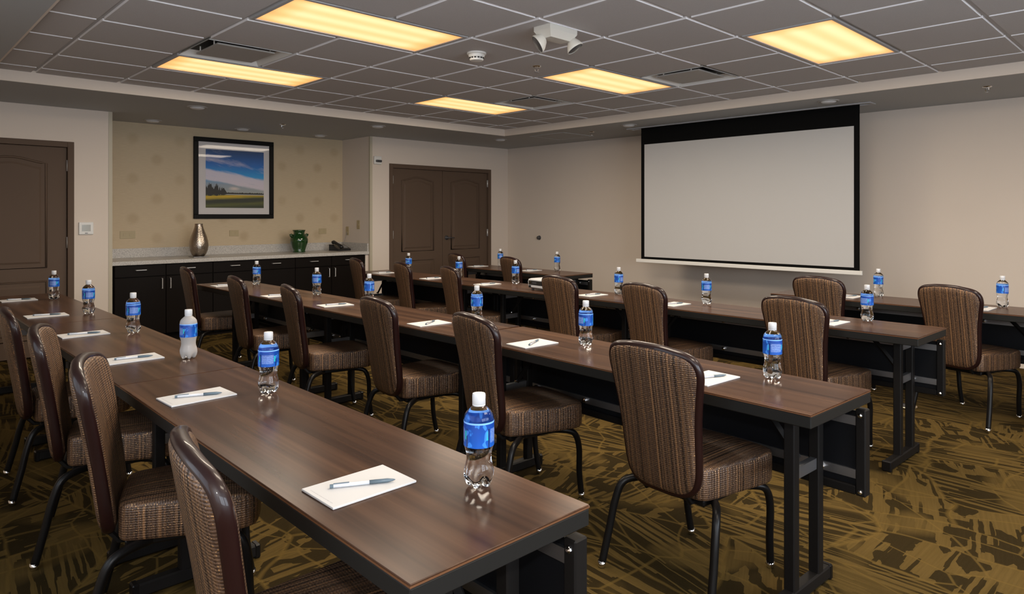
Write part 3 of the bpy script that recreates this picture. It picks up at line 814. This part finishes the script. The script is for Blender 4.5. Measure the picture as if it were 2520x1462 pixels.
G().lathe([(0.034, 0), (0.034, 0.006), (0.024, 0.012), (0.024, 0.04), (0.018, 0.046)], 16, mtx=Matrix.Rotation(PI / 2, 4, 'X')).obj('knob_body', 'darkgrey', r, auto=0.6)
G().lathe([(0.010, 0.046), (0.009, 0.049)], 12, mtx=Matrix.Rotation(PI / 2, 4, 'X')).obj('knob_screw', 'chrome', r)

# ------------------------------------------------------------------ projection screen
SY = 4.0
r = thing('projection_screen', 'large pull-down projection screen with white field and black borders', 'screen', (0, SY, 0))
x0, x1, zb, zt_ = -2.125, 0.392, 0.848, ZS + 0.03
wx0, wx1, wz0, wz1 = -2.078, 0.340, 0.876, 2.236
for nm, lo, hi in (('black_border', (x0, wz1), (x1, zt_)), ('black_border', (x0, zb), (x1, wz0)), ('black_border', (x0, wz0), (wx0, wz1)), ('black_border', (wx1, wz0), (x1, wz1))):
    box(nm, (lo[0], -0.002, lo[1]), (hi[0], 0.002, hi[1]), 'screenblack', r)
box('white_field', (wx0, -0.002, wz0), (wx1, 0.002, wz1), 'screenwhite', r)
bb = G().bev((x0 - 0.07, -0.014, 0.806), (x1 + 0.025, 0.014, 0.848), 0.005, 2).obj('bottom_bar', 'white', r)
sl = thing('screen_housing', 'narrow white screen slot recessed into the soffit above the screen', 'housing', (0, SY, ZS))
box('slot_trim', (x0 - 0.17, -0.075, -0.012), (x1 + 0.12, -0.045, 0.0), 'grid', sl, 0.002)
box('slot_trim', (x0 - 0.17, 0.045, -0.012), (x1 + 0.12, 0.075, 0.0), 'grid', sl, 0.002)
box('slot_trim', (x0 - 0.17, -0.045, -0.012), (x0 - 0.14, 0.045, 0.0), 'grid', sl, 0.002)
box('slot_trim', (x1 + 0.09, -0.045, -0.012), (x1 + 0.12, 0.045, 0.0), 'grid', sl, 0.002)

# ------------------------------------------------------------------ ceiling fittings
DL = [((-4.222, -0.453), 'recessed round downlight in the soffit, leftmost and nearest the camera'), ((-5.557, -0.47), 'recessed round downlight over the left end of the buffet'),
      ((-5.601, 0.56), 'recessed round downlight over the middle of the buffet, above the picture'), ((-5.563, 1.574), 'recessed round downlight over the right end of the buffet'),
      ((-4.211, 1.601), 'recessed round downlight in the soffit left of the double doors'), ((-4.24, 3.62), 'recessed round downlight in the soffit nearest the room corner'),
      ((-2.053, 3.651), 'recessed round downlight in the soffit at the left end of the screen'), ((0.251, 3.613), 'recessed round downlight in the soffit at the right end of the screen')]
proto = thing('downlight', '', 'downlight', (0, 0, 0), 0, 'recessed soffit downlights')
G().lathe([(0.095, 0.0), (0.095, -0.004), (0.088, -0.009), (0.072, -0.009), (0.066, -0.001)], 28, capb=False, capt=False).obj('trim_ring', 'vent', proto, smooth=True)
G().lathe([(0.070, -0.0005), (0.067, -0.012), (0.055, -0.020), (0.032, -0.025), (0.0, -0.026)], 28, capb=False, capt=False).obj('lens_disc', 'cap', proto, smooth=True)
for k, ((x, y), lb) in enumerate(DL):
    place(proto, k == 0, (x, y, ZS), 0, lb)
SPK = [((-4.865, 0.725, ZS), 'small sprinkler head in the soffit above the buffet'), ((1.445, 3.833, ZS), 'small sprinkler head in the soffit right of the screen'),
       ((-2.78, 3.853, ZS), 'tiny sprinkler head in the soffit left of the screen'), ((-0.901, 0.906, ZC), 'small sprinkler head in the ceiling tile below the emergency light')]
proto = thing('sprinkler_head', '', 'sprinkler', (0, 0, 0), 0, 'sprinkler heads')
G().lathe([(0.036, 0), (0.034, -0.006), (0.014, -0.010)], 18, capb=False).obj('escutcheon', 'chrome', proto, smooth=True)
g = G()
for s_ in (-1, 1):
    g.tube([(s_ * 0.012, 0, -0.008), (s_ * 0.014, 0, -0.025), (s_ * 0.004, 0, -0.042)], 0.003, 6)
g.tube([(0, 0, -0.008), (0, 0, -0.046)], 0.003, 6)
g.obj('sprinkler_arms', 'chrome', proto)
G().lathe([(0.018, -0.046), (0.018, -0.049)], 14).obj('deflector', 'alu', proto)
for k, (p, lb) in enumerate(SPK):
    place(proto, k == 0, p, 0.8, lb)
r = thing('smoke_detector', 'round white smoke detector on the ceiling tile', 'smoke detector', (-0.896, 0.29, ZC))
G().lathe([(0.068, 0), (0.068, -0.012), (0.060, -0.016)], 28, capb=False).obj('detector_base', 'white', r, auto=0.5)
G().lathe([(0.060, -0.014), (0.054, -0.034), (0.050, -0.034), (0.050, -0.046), (0.046, -0.056), (0.030, -0.060)], 28, capb=False).obj('detector_body', 'white', r, auto=0.5)
for k in range(14):
    a = 2 * PI * k / 14
    G().box((0.0485, -0.007, -0.045), (0.0525, 0.007, -0.035), mtx=Matrix.Rotation(a, 4, 'Z')).obj('detector_slot', 'dark', r)

r = thing('emergency_light', 'twin-head white emergency light hanging from the ceiling tile', 'emergency light', (-0.085, 0.235, ZC), math.radians(0))
r.scale = (0.80, 0.80, 0.95)
g = G()
a1, b1, a2, b2, zz = 0.085, 0.155, 0.055, 0.115, -0.075
V = [(-a1, -b1, 0), (a1, -b1, 0), (a1, b1, 0), (-a1, b1, 0), (-a1, -b1, -0.03), (a1, -b1, -0.03), (a1, b1, -0.03), (-a1, b1, -0.03), (-a2, -b2, zz), (a2, -b2, zz), (a2, b2, zz), (-a2, b2, zz)]
F_ = []
for o_ in (0, 4):
    F_ += [(o_ + k, o_ + (k + 1) % 4, o_ + 4 + (k + 1) % 4, o_ + 4 + k) for k in range(4)]
F_ += [(8, 9, 10, 11), (3, 2, 1, 0)]
g.add(V, F_); g.obj('housing', 'offwhite', r)
for hx_, hy_, dn in ((-0.05, -0.135, (-0.42, -0.64, -0.6)), (0.06, 0.15, (0.40, 0.24, -0.85))):
    mt = Matrix.Translation((hx_, hy_, -0.105)) @ Vector(dn).to_track_quat('Z', 'Y').to_matrix().to_4x4()
    hd = G().lathe([(0.012, -0.060), (0.034, -0.048), (0.052, -0.022), (0.062, 0.0), (0.066, 0.012), (0.062, 0.016)], 24, mtx=mt, capt=False).obj('lamp_head', 'offwhite', r, smooth=True)
    G().lathe([(0.060, 0.012), (0.040, 0.018), (0.0, 0.020)], 24, mtx=mt, capb=False, capt=False).obj('lamp_lens', 'darkgrey', hd, smooth=True)
    G().tube([(hx_, hy_, -0.05), (hx_, hy_, -0.095)], 0.012, 8).obj('swivel', 'offwhite', hd)

# floor box
r = thing('floor_outlet', 'round metal floor outlet cover on the carpet behind the third row', 'floor outlet', (1.20, 2.565, 0.0))
G().lathe([(0.075, 0.0), (0.075, 0.006), (0.062, 0.008)], 28, capb=False, capt=False).obj('cover_ring', 'gold', r, smooth=True)
G().lathe([(0.062, 0.004), (0.0, 0.005)], 28, capb=False, capt=False).obj('cover_disc', 'darkgrey', r)

# ------------------------------------------------------------------ tables
TH, TL, TD = 0.74, 1.900, 0.475
def make_table():
    r = thing('training_table', '', 'table', (0, 0, 0), 0, 'dark walnut training tables in rows')
    hx, hy = TL / 2 - 0.001, TD / 2
    G().bev((-hx, -hy, TH - 0.0035), (hx, hy, TH), 0.0015).obj('table_top', 'walnut', r)
    G().box((-hx - 0.0004, -hy - 0.0004, TH - 0.0075), (hx + 0.0004, hy + 0.0004, TH - 0.0036)).obj('edge_strip', 'edgewood', r)
    G().bev((-hx, -hy, TH - 0.047), (hx, hy, TH - 0.0076), 0.003).obj('edge_band', 'charcoal', r)
    for s_ in (-1, 1):
        lx = s_ * (hx - 0.155)
        ft = G().bev((lx - 0.022, -0.225, 0.006), (lx + 0.022, 0.215, 0.055), 0.006).obj('foot', 'charcoal2', r)
        for yy in (-0.225, 0.215):
            G().bev((lx - 0.024, yy - 0.012, 0.0), (lx + 0.024, yy + 0.012, 0.057), 0.005).obj('foot_cap', 'blackmetal', ft)
        for yy in (-0.055, 0.135):
            G().bev((lx - 0.02, yy - 0.02, 0.05), (lx + 0.02, yy + 0.02, TH - 0.047), 0.004).obj('leg_post', 'charcoal2', r)
        for zz_ in (0.46, 0.645):
            box('leg_crossbar', (lx - 0.012, -0.036, zz_ - 0.02), (lx + 0.012, 0.116, zz_ + 0.02), 'alu', r)
        bx_ = lx - s_ * 0.02
        G().tube([(bx_, 0.04, 0.49), (bx_ - s_ * 0.09, 0.04, 0.60), (bx_ - s_ * 0.17, 0.04, TH - 0.052)], 0.013, 4).obj('fold_brace', 'charcoal2', r)
        for q in ((bx_ - s_ * 0.005, 0.026, 0.495), (bx_ - s_ * 0.165, 0.026, TH - 0.062)):
            G().lathe([(0.008, -0.004), (0.008, 0.004), (0.004, 0.007)], 10, mtx=Matrix.Translation(q) @ Matrix.Rotation(PI / 2, 4, 'X')).obj('brace_bolt', 'chrome', r)
    py = hy - 0.035
    pn = G().box((-hx + 0.035, py + 0.006, 0.36), (hx - 0.035, py + 0.012, 0.66)).obj('modesty_panel', 'blackboard', r)
    for s_ in (-1, 1):
        a, b = sorted((s_ * hx, s_ * (hx - 0.036)))
        G().bev((a, py - 0.012, 0.355), (b, py + 0.030, 0.672), 0.004).obj('panel_channel', 'charcoal2', pn)
        for zz_ in (0.650, 0.372):
            G().lathe([(0.009, 0.0), (0.008, 0.005), (0.003, 0.008)], 10, mtx=Matrix.Translation((s_ * (hx - 0.018), py - 0.012, zz_)) @ Matrix.Rotation(PI / 2, 4, 'X')).obj('channel_bolt', 'chrome', pn)
    G().bev((-hx + 0.036, py - 0.010, 0.355), (hx - 0.036, py + 0.028, 0.388), 0.004).obj('panel_channel', 'charcoal2', pn)
    for zz_ in (0.43, 0.625):
        box('panel_rail', (-hx + 0.036, py - 0.004, zz_ - 0.0165), (hx - 0.036, py + 0.0055, zz_ + 0.0165), 'alu', pn)
    for s_ in (-1, 1):
        for dx in (0.16, 0.52):
            for zz_ in (0.43, 0.625):
                G().lathe([(0.013, 0.0), (0.012, 0.012), (0.005, 0.016)], 10, mtx=Matrix.Translation((s_ * (hx - dx), py - 0.004, zz_)) @ Matrix.Rotation(PI / 2, 4, 'X')).obj('rail_knob', 'chrome', pn)
    return r
tp = make_table()
TABLES = []
def row(xr, yr, ang, labels, xl=None):
    x, y = xr, yr
    for q_, (a, lb) in enumerate(zip(ang, labels)):
        ra = math.radians(a)
        gp = 0.003 + (TD / 2 * abs(math.sin(math.radians(ang[q_ + 1] - a))) if q_ + 1 < len(ang) else 0)
        cx, cy = x - TL / 2 * math.cos(ra), y - TL / 2 * math.sin(ra)
        TABLES.append((cx, cy, ra, lb))
        x, y = x - (TL + gp) * math.cos(ra), y - (TL + gp) * math.sin(ra)
row(1.795, -1.945, (-0.75, -0.4, -0.2), ['walnut training table nearest the camera, right end of the nearest row', 'walnut training table in the middle of the nearest row', 'walnut training table at the far left end of the nearest row, before the single door'])
row(1.872, -0.445, (-2.6, 0.1, 0.1), ['walnut training table at the right end of the second row', 'walnut training table in the middle of the second row', 'walnut training table at the far left end of the second row'])
row(1.69, 1.33, (-1.6, -0.2, 0.4), ['walnut training table at the right end of the third row', 'walnut training table in the middle of the third row, carrying the projector', 'walnut training table at the far left end of the third row'])
row(0.225 + TL, 2.68, (-1.75,), ['walnut training table by the wall right of the screen'])
row(-2.03, 2.72, (-0.6,), ['short walnut training table in the corner before the double doors'])
LEFT_INSET = {4: 0.22, 5: 0.46, 6: 0.08, 7: 0.38, 8: 0.08, 10: 0.06}   # how far in the left leg frame is set
LEGPARTS = ('foot', 'leg_post', 'leg_crossbar', 'fold_brace', 'brace_bolt')
for k, (x, y, a, lb) in enumerate(TABLES):
    o = place(tp, k == 0, (x, y, 0), a, lb)
    dx = LEFT_INSET.get(k, 0.155) - 0.155
    for ch in o.children:
        ch.location.x = dx if ch.name.split('.')[0] in LEGPARTS and ch.data.vertices[0].co.x < 0 else 0.0

# ------------------------------------------------------------------ chairs
BZ0, BZ1 = 0.368, 0.908
def back_y(x, z):
    t = (z - BZ0) / (BZ1 - BZ0)
    return -0.190 - 0.056 * t - 0.032 * t * t + 0.62 * x * x
def back_outline():
    half = [(0.0, 0.0), (0.07, 0.0), (0.115, 0.010), (0.145, 0.035), (0.160, 0.075), (0.166, 0.13), (0.170, 0.20), (0.176, 0.27), (0.186, 0.34), (0.197, 0.40), (0.203, 0.435), (0.202, 0.462), (0.193, 0.486),
            (0.176, 0.502), (0.150, 0.512), (0.110, 0.519), (0.06, 0.5255), (0.0, 0.527)]
    # smooth the half outline
    pts = []
    n = len(half)
    for i in range(n - 1):
        p0 = half[max(i - 1, 0)]; p1 = half[i]; p2 = half[i + 1]; p3 = half[min(i + 2, n - 1)]
        if i == 0: p0 = (-half[1][0], half[1][1])
        if i == n - 2: p3 = (-half[n - 2][0], half[n - 2][1])
        for q in range(3):
            t = q / 3
            pts.append(tuple(0.5 * (2 * b + (c - a) * t + (2 * a - 5 * b + 4 * c - d) * t * t + (3 * b - a - 3 * c + d) * t ** 3) for a, b, c, d in zip(p0, p1, p2, p3)))
    pts.append(half[-1])
    full = pts + [(-x, z) for x, z in reversed(pts[1:-1])]
    return [(x * 0.975, BZ0 + z * (BZ1 - BZ0) / 0.527) for x, z in full]
OUT = back_outline()
def make_pad(sign, name, par):
    n = len(OUT); cz = BZ0 + 0.27
    rings = [(1.0, 0.004), (0.995, 0.012), (0.975, 0.020), (0.94, 0.025), (0.85, 0.028), (0.62, 0.030), (0.36, 0.031), (0.12, 0.031)]
    V = []
    for s_, h_ in rings:
        for x, z in OUT:
            xx, z2 = x * s_, cz + (z - cz) * s_
            V.append((xx, back_y(xx, z2) + sign * h_, z2))
    F_, U = [], []
    def uvof(p): return (p[0], p[2])
    for i in range(len(rings) - 1):
        for k in range(n):
            k2 = (k + 1) % n
            f = (i * n + k, i * n + k2, (i + 1) * n + k2, (i + 1) * n + k)
            F_.append(f); U.append([uvof(V[q]) for q in f])
    f = tuple((len(rings) - 1) * n + k for k in range(n))
    F_.append(f); U.append([uvof(V[q]) for q in f])
    return G().add(V, F_, U).obj(name, 'fabric', par, smooth=True)
def make_rim(par):
    n = len(OUT); V = []; F_ = []
    prof = [(-0.008, -0.018), (0.003, -0.018), (0.009, -0.012), (0.0115, 0.0), (0.009, 0.012), (0.003, 0.018), (-0.008, 0.018)]
    m = len(prof)
    for i, (x, z) in enumerate(OUT):
        xa, za = OUT[i - 1]; xb, zb = OUT[(i + 1) % n]
        tx, tz = xb - xa, zb - za
        l = math.hypot(tx, tz); nx, nz = tz / l, -tx / l
        for o_, d in prof:
            px, pz = x + nx * o_, z + nz * o_
            V.append((px, back_y(x, z) + d, pz))
    for i in range(n):
        j = (i + 1) % n
        for k in range(m):
            k2 = (k + 1) % m
            F_.append((i * m + k, j * m + k, j * m + k2, i * m + k2))
    return G().add(V, F_).obj('back_rim', 'rim', par, auto=0.9)
def seat_outline():
    half = [(0.0, -0.158), (0.10, -0.156), (0.135, -0.150), (0.157, -0.130), (0.166, -0.09), (0.180, -0.01), (0.195, 0.08), (0.208, 0.165), (0.209, 0.205), (0.197, 0.238), (0.17, 0.258), (0.10, 0.270), (0.0, 0.275)]
    pts = []
    n = len(half)
    for i in range(n - 1):
        p0 = half[max(i - 1, 0)]; p1 = half[i]; p2 = half[i + 1]; p3 = half[min(i + 2, n - 1)]
        if i == 0: p0 = (-half[1][0], half[1][1])
        if i == n - 2: p3 = (-half[n - 2][0], half[n - 2][1])
        for q in range(3):
            t = q / 3
            pts.append(tuple(0.5 * (2 * b + (c - a) * t + (2 * a - 5 * b + 4 * c - d) * t * t + (3 * b - a - 3 * c + d) * t ** 3) for a, b, c, d in zip(p0, p1, p2, p3)))
    pts.append(half[-1])
    return pts + [(-x, y) for x, y in reversed(pts[1:-1])]
def make_seat(par):
    S = seat_outline(); n = len(S)
    arc = [0.0]
    for k in range(n):
        a, b = S[k], S[(k + 1) % n]
        arc.append(arc[-1] + math.hypot(b[0] - a[0], b[1] - a[1]))
    rings = [(0.955, 0.350), (0.985, 0.353), (1.0, 0.362), (1.004, 0.40), (1.004, 0.44), (0.996, 0.458), (0.975, 0.466), (0.93, 0.470), (0.75, 0.476), (0.45, 0.480), (0.15, 0.481)]
    V = [(x * s_, 0.03 + (y - 0.03) * s_, z) for s_, z in rings for x, y in S]
    F_ = [tuple(range(n - 1, -1, -1))]; U = [[(0, 0)] * n]
    for i in range(len(rings) - 1):
        for k in range(n):
            k2 = (k + 1) % n
            f = (i * n + k, i * n + k2, (i + 1) * n + k2, (i + 1) * n + k)
            F_.append(f)
            if i < 5:
                U.append([(arc[k], rings[i][1]), (arc[k + 1], rings[i][1]), (arc[k + 1], rings[i + 1][1]), (arc[k], rings[i + 1][1])])
            else:
                U.append([(V[q][0], V[q][1]) for q in f])
    f = tuple((len(rings) - 1) * n + k for k in range(n))
    F_.append(f); U.append([(V[q][0], V[q][1]) for q in f])
    return G().add(V, F_, U).obj('seat_cushion', 'fabric', par, smooth=True)
def make_chair():
    r = thing('banquet_chair', '', 'chair', (0, 0, 0), 0, 'brown woven banquet chairs')
    make_seat(r)
    G().bev((-0.145, -0.135, 0.325), (0.145, 0.20, 0.351), 0.006).obj('seat_frame', 'blackmetal', r)
    make_rim(r)
    make_pad(1, 'back_cushion', r)
    make_pad(-1, 'back_panel', r)
    for s_ in (-1, 1):
        lg = G().tube(curve([(s_ * 0.13, -0.06, 0.336), (s_ * 0.185, -0.12, 0.338), (s_ * 0.215, -0.165, 0.318), (s_ * 0.228, -0.192, 0.25), (s_ * 0.236, -0.215, 0.15), (s_ * 0.245, -0.250, 0.014)]), 0.0150, 10).obj('leg', 'blackmetal', r, smooth=True)
        G().lathe([(0.013, 0.0), (0.014, 0.004), (0.0155, 0.010), (0.0155, 0.026)], 12, mtx=Matrix.Translation((s_ * 0.245, -0.250, 0))).obj('glide', 'chrome', lg, smooth=True)
        lg = G().tube(curve([(s_ * 0.12, 0.10, 0.336), (s_ * 0.172, 0.165, 0.338), (s_ * 0.193, 0.205, 0.318), (s_ * 0.197, 0.226, 0.25), (s_ * 0.191, 0.232, 0.13), (s_ * 0.184, 0.250, 0.014)]), 0.0145, 10).obj('leg', 'blackmetal', r, smooth=True)
        G().lathe([(0.013, 0.0), (0.014, 0.004), (0.0155, 0.010), (0.0155, 0.026)], 12, mtx=Matrix.Translation((s_ * 0.184, 0.250, 0))).obj('glide', 'chrome', lg, smooth=True)
        G().tube([(s_ * 0.10, -0.08, 0.333), (s_ * 0.10, -0.155, 0.338), (s_ * 0.10, -0.182, 0.37), (s_ * 0.10, -0.190, 0.42)], 0.010, 6).obj('back_bracket', 'blackmetal', r)
    return r
cp = make_chair()
ORD = ['first', 'second', 'third', 'fourth', 'fifth', 'sixth']
# (x, y, turn in degrees)
CH = [
    ('nearest', [(1.32, -2.11, -10), (0.27, -2.08, -21), (-0.61, -2.06, -16), (-1.45, -2.06, -5)]),
    ('second', [(1.345, -0.54, -4), (0.365, -0.53, -12), (-0.53, -0.50, -7), (-1.50, -0.54, -13), (-2.43, -0.53, -8), (-3.64, -0.485, -8)]),
    ('third', [(1.115, 1.215, -9), (0.07, 1.235, -10), (-0.72, 1.245, -9), (-2.03, 1.245, -17), (-2.81, 1.26, -14), (-3.68, 1.27, -14)]),
]
first = True
def chair_at(x, y, deg, lb):
    global first
    place(cp, first, (x, y, 0), math.radians(deg), lb)
    first = False
for rn, lst in CH:
    for k, (x, y, d) in enumerate(lst):
        chair_at(x, y, d, 'brown woven chair with mahogany rim, %s from the right end of the %s table row' % (ORD[k], rn))
chair_at(0.68, 2.625, -7, 'brown woven chair at the wall table right of the screen, the left one')
chair_at(1.59, 2.585, -16, 'brown woven chair turned askew at the right end of the wall table')
chair_at(-3.64, 2.62, -12, 'brown woven chair before the double doors at the corner table')
chair_at(-2.69, 2.62, -12, 'brown woven chair at the corner table, beside the screen side of the doors')

# ------------------------------------------------------------------ water bottles
def petal(q, a, r, z):
    if z < 0.030:
        k = (1 - z / 0.030)
        m_ = 0.5 + 0.5 * math.cos(5 * a)
        return (q[0] * (1 - 0.25 * k * (1 - m_)), q[1] * (1 - 0.25 * k * (1 - m_)), z + 0.012 * k * (1 - m_) * (r / 0.036))
    return q
def make_bottle():
    r = thing('water_bottle', '', 'bottle', (0, 0, 0), 0, 'blue-labelled water bottles')
    prof = [(0.004, 0.010), (0.014, 0.006), (0.022, 0.0006), (0.028, 0.0035), (0.0335, 0.014), (0.0360, 0.026), (0.0358, 0.036), (0.0335, 0.048), (0.0305, 0.058), (0.0295, 0.068), (0.0305, 0.080), (0.0335, 0.092), (0.0356, 0.0975), (0.0356, 0.1565),
            (0.0352, 0.161), (0.0335, 0.169), (0.0285, 0.1765), (0.0205, 0.184), (0.0150, 0.1885), (0.0135, 0.1925), (0.0135, 0.1985)]
    G().lathe(prof, 40, fn=petal).obj('bottle_body', 'bottle', r, smooth=True)
    lp = [(0.0361, 0.098), (0.0362, 0.112), (0.0362, 0.126), (0.0362, 0.140), (0.0361, 0.156)]
    G().lathe(lp, 40, capb=False, capt=False).obj('bottle_label', 'label', r, smooth=True)
    def ribs(q, a, rr, z):
        return q
    c_ = G().lathe([(0.0150, 0.1935), (0.0158, 0.1945), (0.0158, 0.2145), (0.0148, 0.2175), (0.0, 0.2185)], 24, capt=False).obj('bottle_cap', 'cap', r, auto=0.7)
    G().lathe([(0.0145, 0.1895), (0.0155, 0.1905), (0.0155, 0.1925), (0.0145, 0.1932)], 24).obj('tamper_ring', 'cap', r)
    return r
bp = make_bottle()
BT = [('nearest', [(1.547, -1.813), (0.379, -1.800), (-0.439, -1.800), (-1.346, -1.782), (-2.346, -1.778), (-3.398, -1.780)]),
      ('second', [(1.551, -0.296), (0.597, -0.290), (-0.32, -0.205), (-1.48, -0.221), (-2.266, -0.214), (-3.40, -0.215)]),
      ('third', [(1.294, 1.508), (0.203, 1.524), (-0.606, 1.555), (-1.797, 1.547), (-2.642, 1.562), (-3.498, 1.542)])]
first = True
rng = random.Random(3)
BZ = TH + 0.0002
for rn, lst in BT:
    for k, (x, y) in enumerate(lst):
        lb = 'blue-labelled water bottle, %s from the right end of the %s table row' % (ORD[k], rn)
        if rn == 'nearest' and k == 2:
            lb = 'misted blue-labelled water bottle, third from the right end of the nearest table row'
        o = place(bp, first, (x, y, BZ), rng.uniform(0, 6.28), lb)
        first = False
        if rn == 'nearest' and k == 2:
            for ch in o.children:
                if ch.name.startswith('bottle_body'):
                    ch.data = ch.data.copy(); ch.data.materials[0] = MAT['frost']
for x, y, lb in ((-3.48, 2.915, 'blue-labelled water bottle on the corner table, the left one nearest the room corner'), (-2.53, 2.925, 'blue-labelled water bottle on the corner table, the right one before the screen wall'),
                 (0.914, 2.89, 'blue-labelled water bottle on the wall table, just right of the screen'), (1.731, 2.835, 'blue-labelled water bottle on the wall table, at the right edge of the picture')):
    place(bp, False, (x, y, BZ), rng.uniform(0, 6.28), lb)

# ------------------------------------------------------------------ notepads and pens
pp = tag(G().bev((-0.0725, -0.11, 0.0), (0.0725, 0.11, 0.005), 0.0008).obj('notepad', 'pad'), '', 'notepad', 'white notepads')
def make_pen():
    r = thing('pen', '', 'pen', (0, 0, 0), 0, 'grey ballpoint pens')
    rot = Matrix.Rotation(PI / 2, 4, 'Y')
    G().lathe([(0.0040, -0.070), (0.0046, -0.068), (0.0046, 0.016)], 10, mtx=rot).obj('pen_barrel', 'penclear', r, smooth=True)
    G().lathe([(0.0050, 0.016), (0.0050, 0.058), (0.0030, 0.070), (0.0008, 0.076)], 10, mtx=rot).obj('pen_grip', 'pendark', r, smooth=True)
    G().lathe([(0.0048, -0.074), (0.0048, -0.066)], 10, mtx=rot).obj('pen_button', 'pendark', r)
    box('pen_clip', (-0.066, -0.0012, 0.0046), (-0.030, 0.0012, 0.0062), 'pendark', r)
    return r
np_ = make_pen()
PD = [('nearest', [(1.357, -2.018, 0, 62), (0.268, -2.008, 2, 68), (-0.588, -1.985, 0, 80), (-1.458, -1.992, 1, 72), (-2.412, -1.995, 0, 70), (-3.50, -1.985, 0, 70)]),
      ('second', [(1.380, -0.485, -4, 66), (0.398, -0.462, -4, 116), (-0.467, -0.447, -3, 122), (-1.589, -0.430, -6, 75), (-2.42, -0.47, 0, 70), (-3.50, -0.46, 0, 75)]),
      ('third', [(1.165, 1.274, -3, 75), (0.06, 1.32, -2, 70), (-0.706, 1.342, -2, 75), (-1.93, 1.315, 0, 70), (-2.745, 1.300, 0, 80), (-3.646, 1.320, 0, 75)])]
first = True
PZ = TH + 0.0002
def pad_at(x, y, a, pa, tail):
    global first
    if first:
        o = pp
    else:
        o = link_copy(pp)
    o.location = (x, y, PZ); o.rotation_euler = (0, 0, math.radians(a)); o['label'] = 'white notepad, ' + tail
    place(np_, first, (x + 0.008, y + 0.002, PZ + 0.0052 + 0.0050), math.radians(pa), 'grey pen on the notepad ' + tail)
    first = False
for rn, lst in PD:
    for k, (x, y, a, pa) in enumerate(lst):
        pad_at(x, y, a, pa, '%s from the right end of the %s table row' % (ORD[k], rn))
pad_at(-3.66, 2.70, 0, 80, 'left one of the two on the corner table')
pad_at(-2.74, 2.71, 0, 75, 'right one of the two on the corner table')
pad_at(0.765, 2.70, -2, 70, 'left one on the wall table right of the screen')
pad_at(1.64, 2.64, -2, 70, 'right one on the wall table right of the screen')

# ------------------------------------------------------------------ projector
r = thing('projector', 'white projector with dark connector panel on the third table row', 'projector', (-1.215, 1.375, TH + 0.0002), math.radians(-6))
g = G()
V, F_ = [], []
prof = [(0.135, 0.100, 0.014), (0.150, 0.112, 0.024), (0.155, 0.116, 0.070), (0.150, 0.112, 0.090), (0.135, 0.100, 0.096)]
for hx_, hy_, z in prof:
    c_ = 0.02
    V += [(-hx_ + c_, -hy_, z), (hx_ - c_, -hy_, z), (hx_, -hy_ + c_, z), (hx_, hy_ - c_, z), (hx_ - c_, hy_, z), (-hx_ + c_, hy_, z), (-hx_, hy_ - c_, z), (-hx_, -hy_ + c_, z)]
for i in range(4):
    F_ += [(i * 8 + k, i * 8 + (k + 1) % 8, (i + 1) * 8 + (k + 1) % 8, (i + 1) * 8 + k) for k in range(8)]
F_ += [tuple(range(7, -1, -1)), tuple(range(32, 40))]
g.add(V, F_); g.obj('projector_case', 'cap', r, auto=0.6)
cp_ = G().bev((-0.125, -0.118, 0.045), (0.075, -0.113, 0.082), 0.002).obj('connector_panel', 'dark', r)
for dx in (-0.112, -0.094):
    for dz in (0.055, 0.071):
        G().lathe([(0.006, 0), (0.006, 0.005)], 10, mtx=Matrix.Translation((dx, -0.118, dz)) @ Matrix.Rotation(PI / 2, 4, 'X')).obj('audio_jack', 'gold', cp_)
box('hdmi_port', (-0.07, -0.121, 0.055), (-0.02, -0.118, 0.072), 'darkgrey', cp_)
box('power_socket', (-0.122, -0.1185, 0.02), (-0.098, -0.113, 0.04), 'dark', r)
G().lathe([(0.032, 0.0), (0.034, 0.012), (0.026, 0.014), (0.020, 0.006)], 20, mtx=Matrix.Translation((0.06, 0.114, 0.055)) @ Matrix.Rotation(-PI / 2, 4, 'X')).obj('projector_lens', 'dark', r)
for dx, dy in ((-0.11, -0.08), (0.11, -0.08), (0, 0.08)):
    G().lathe([(0.011, 0.0), (0.011, 0.016)], 12, mtx=Matrix.Translation((dx, dy, 0))).obj('projector_foot', 'darkgrey', r)
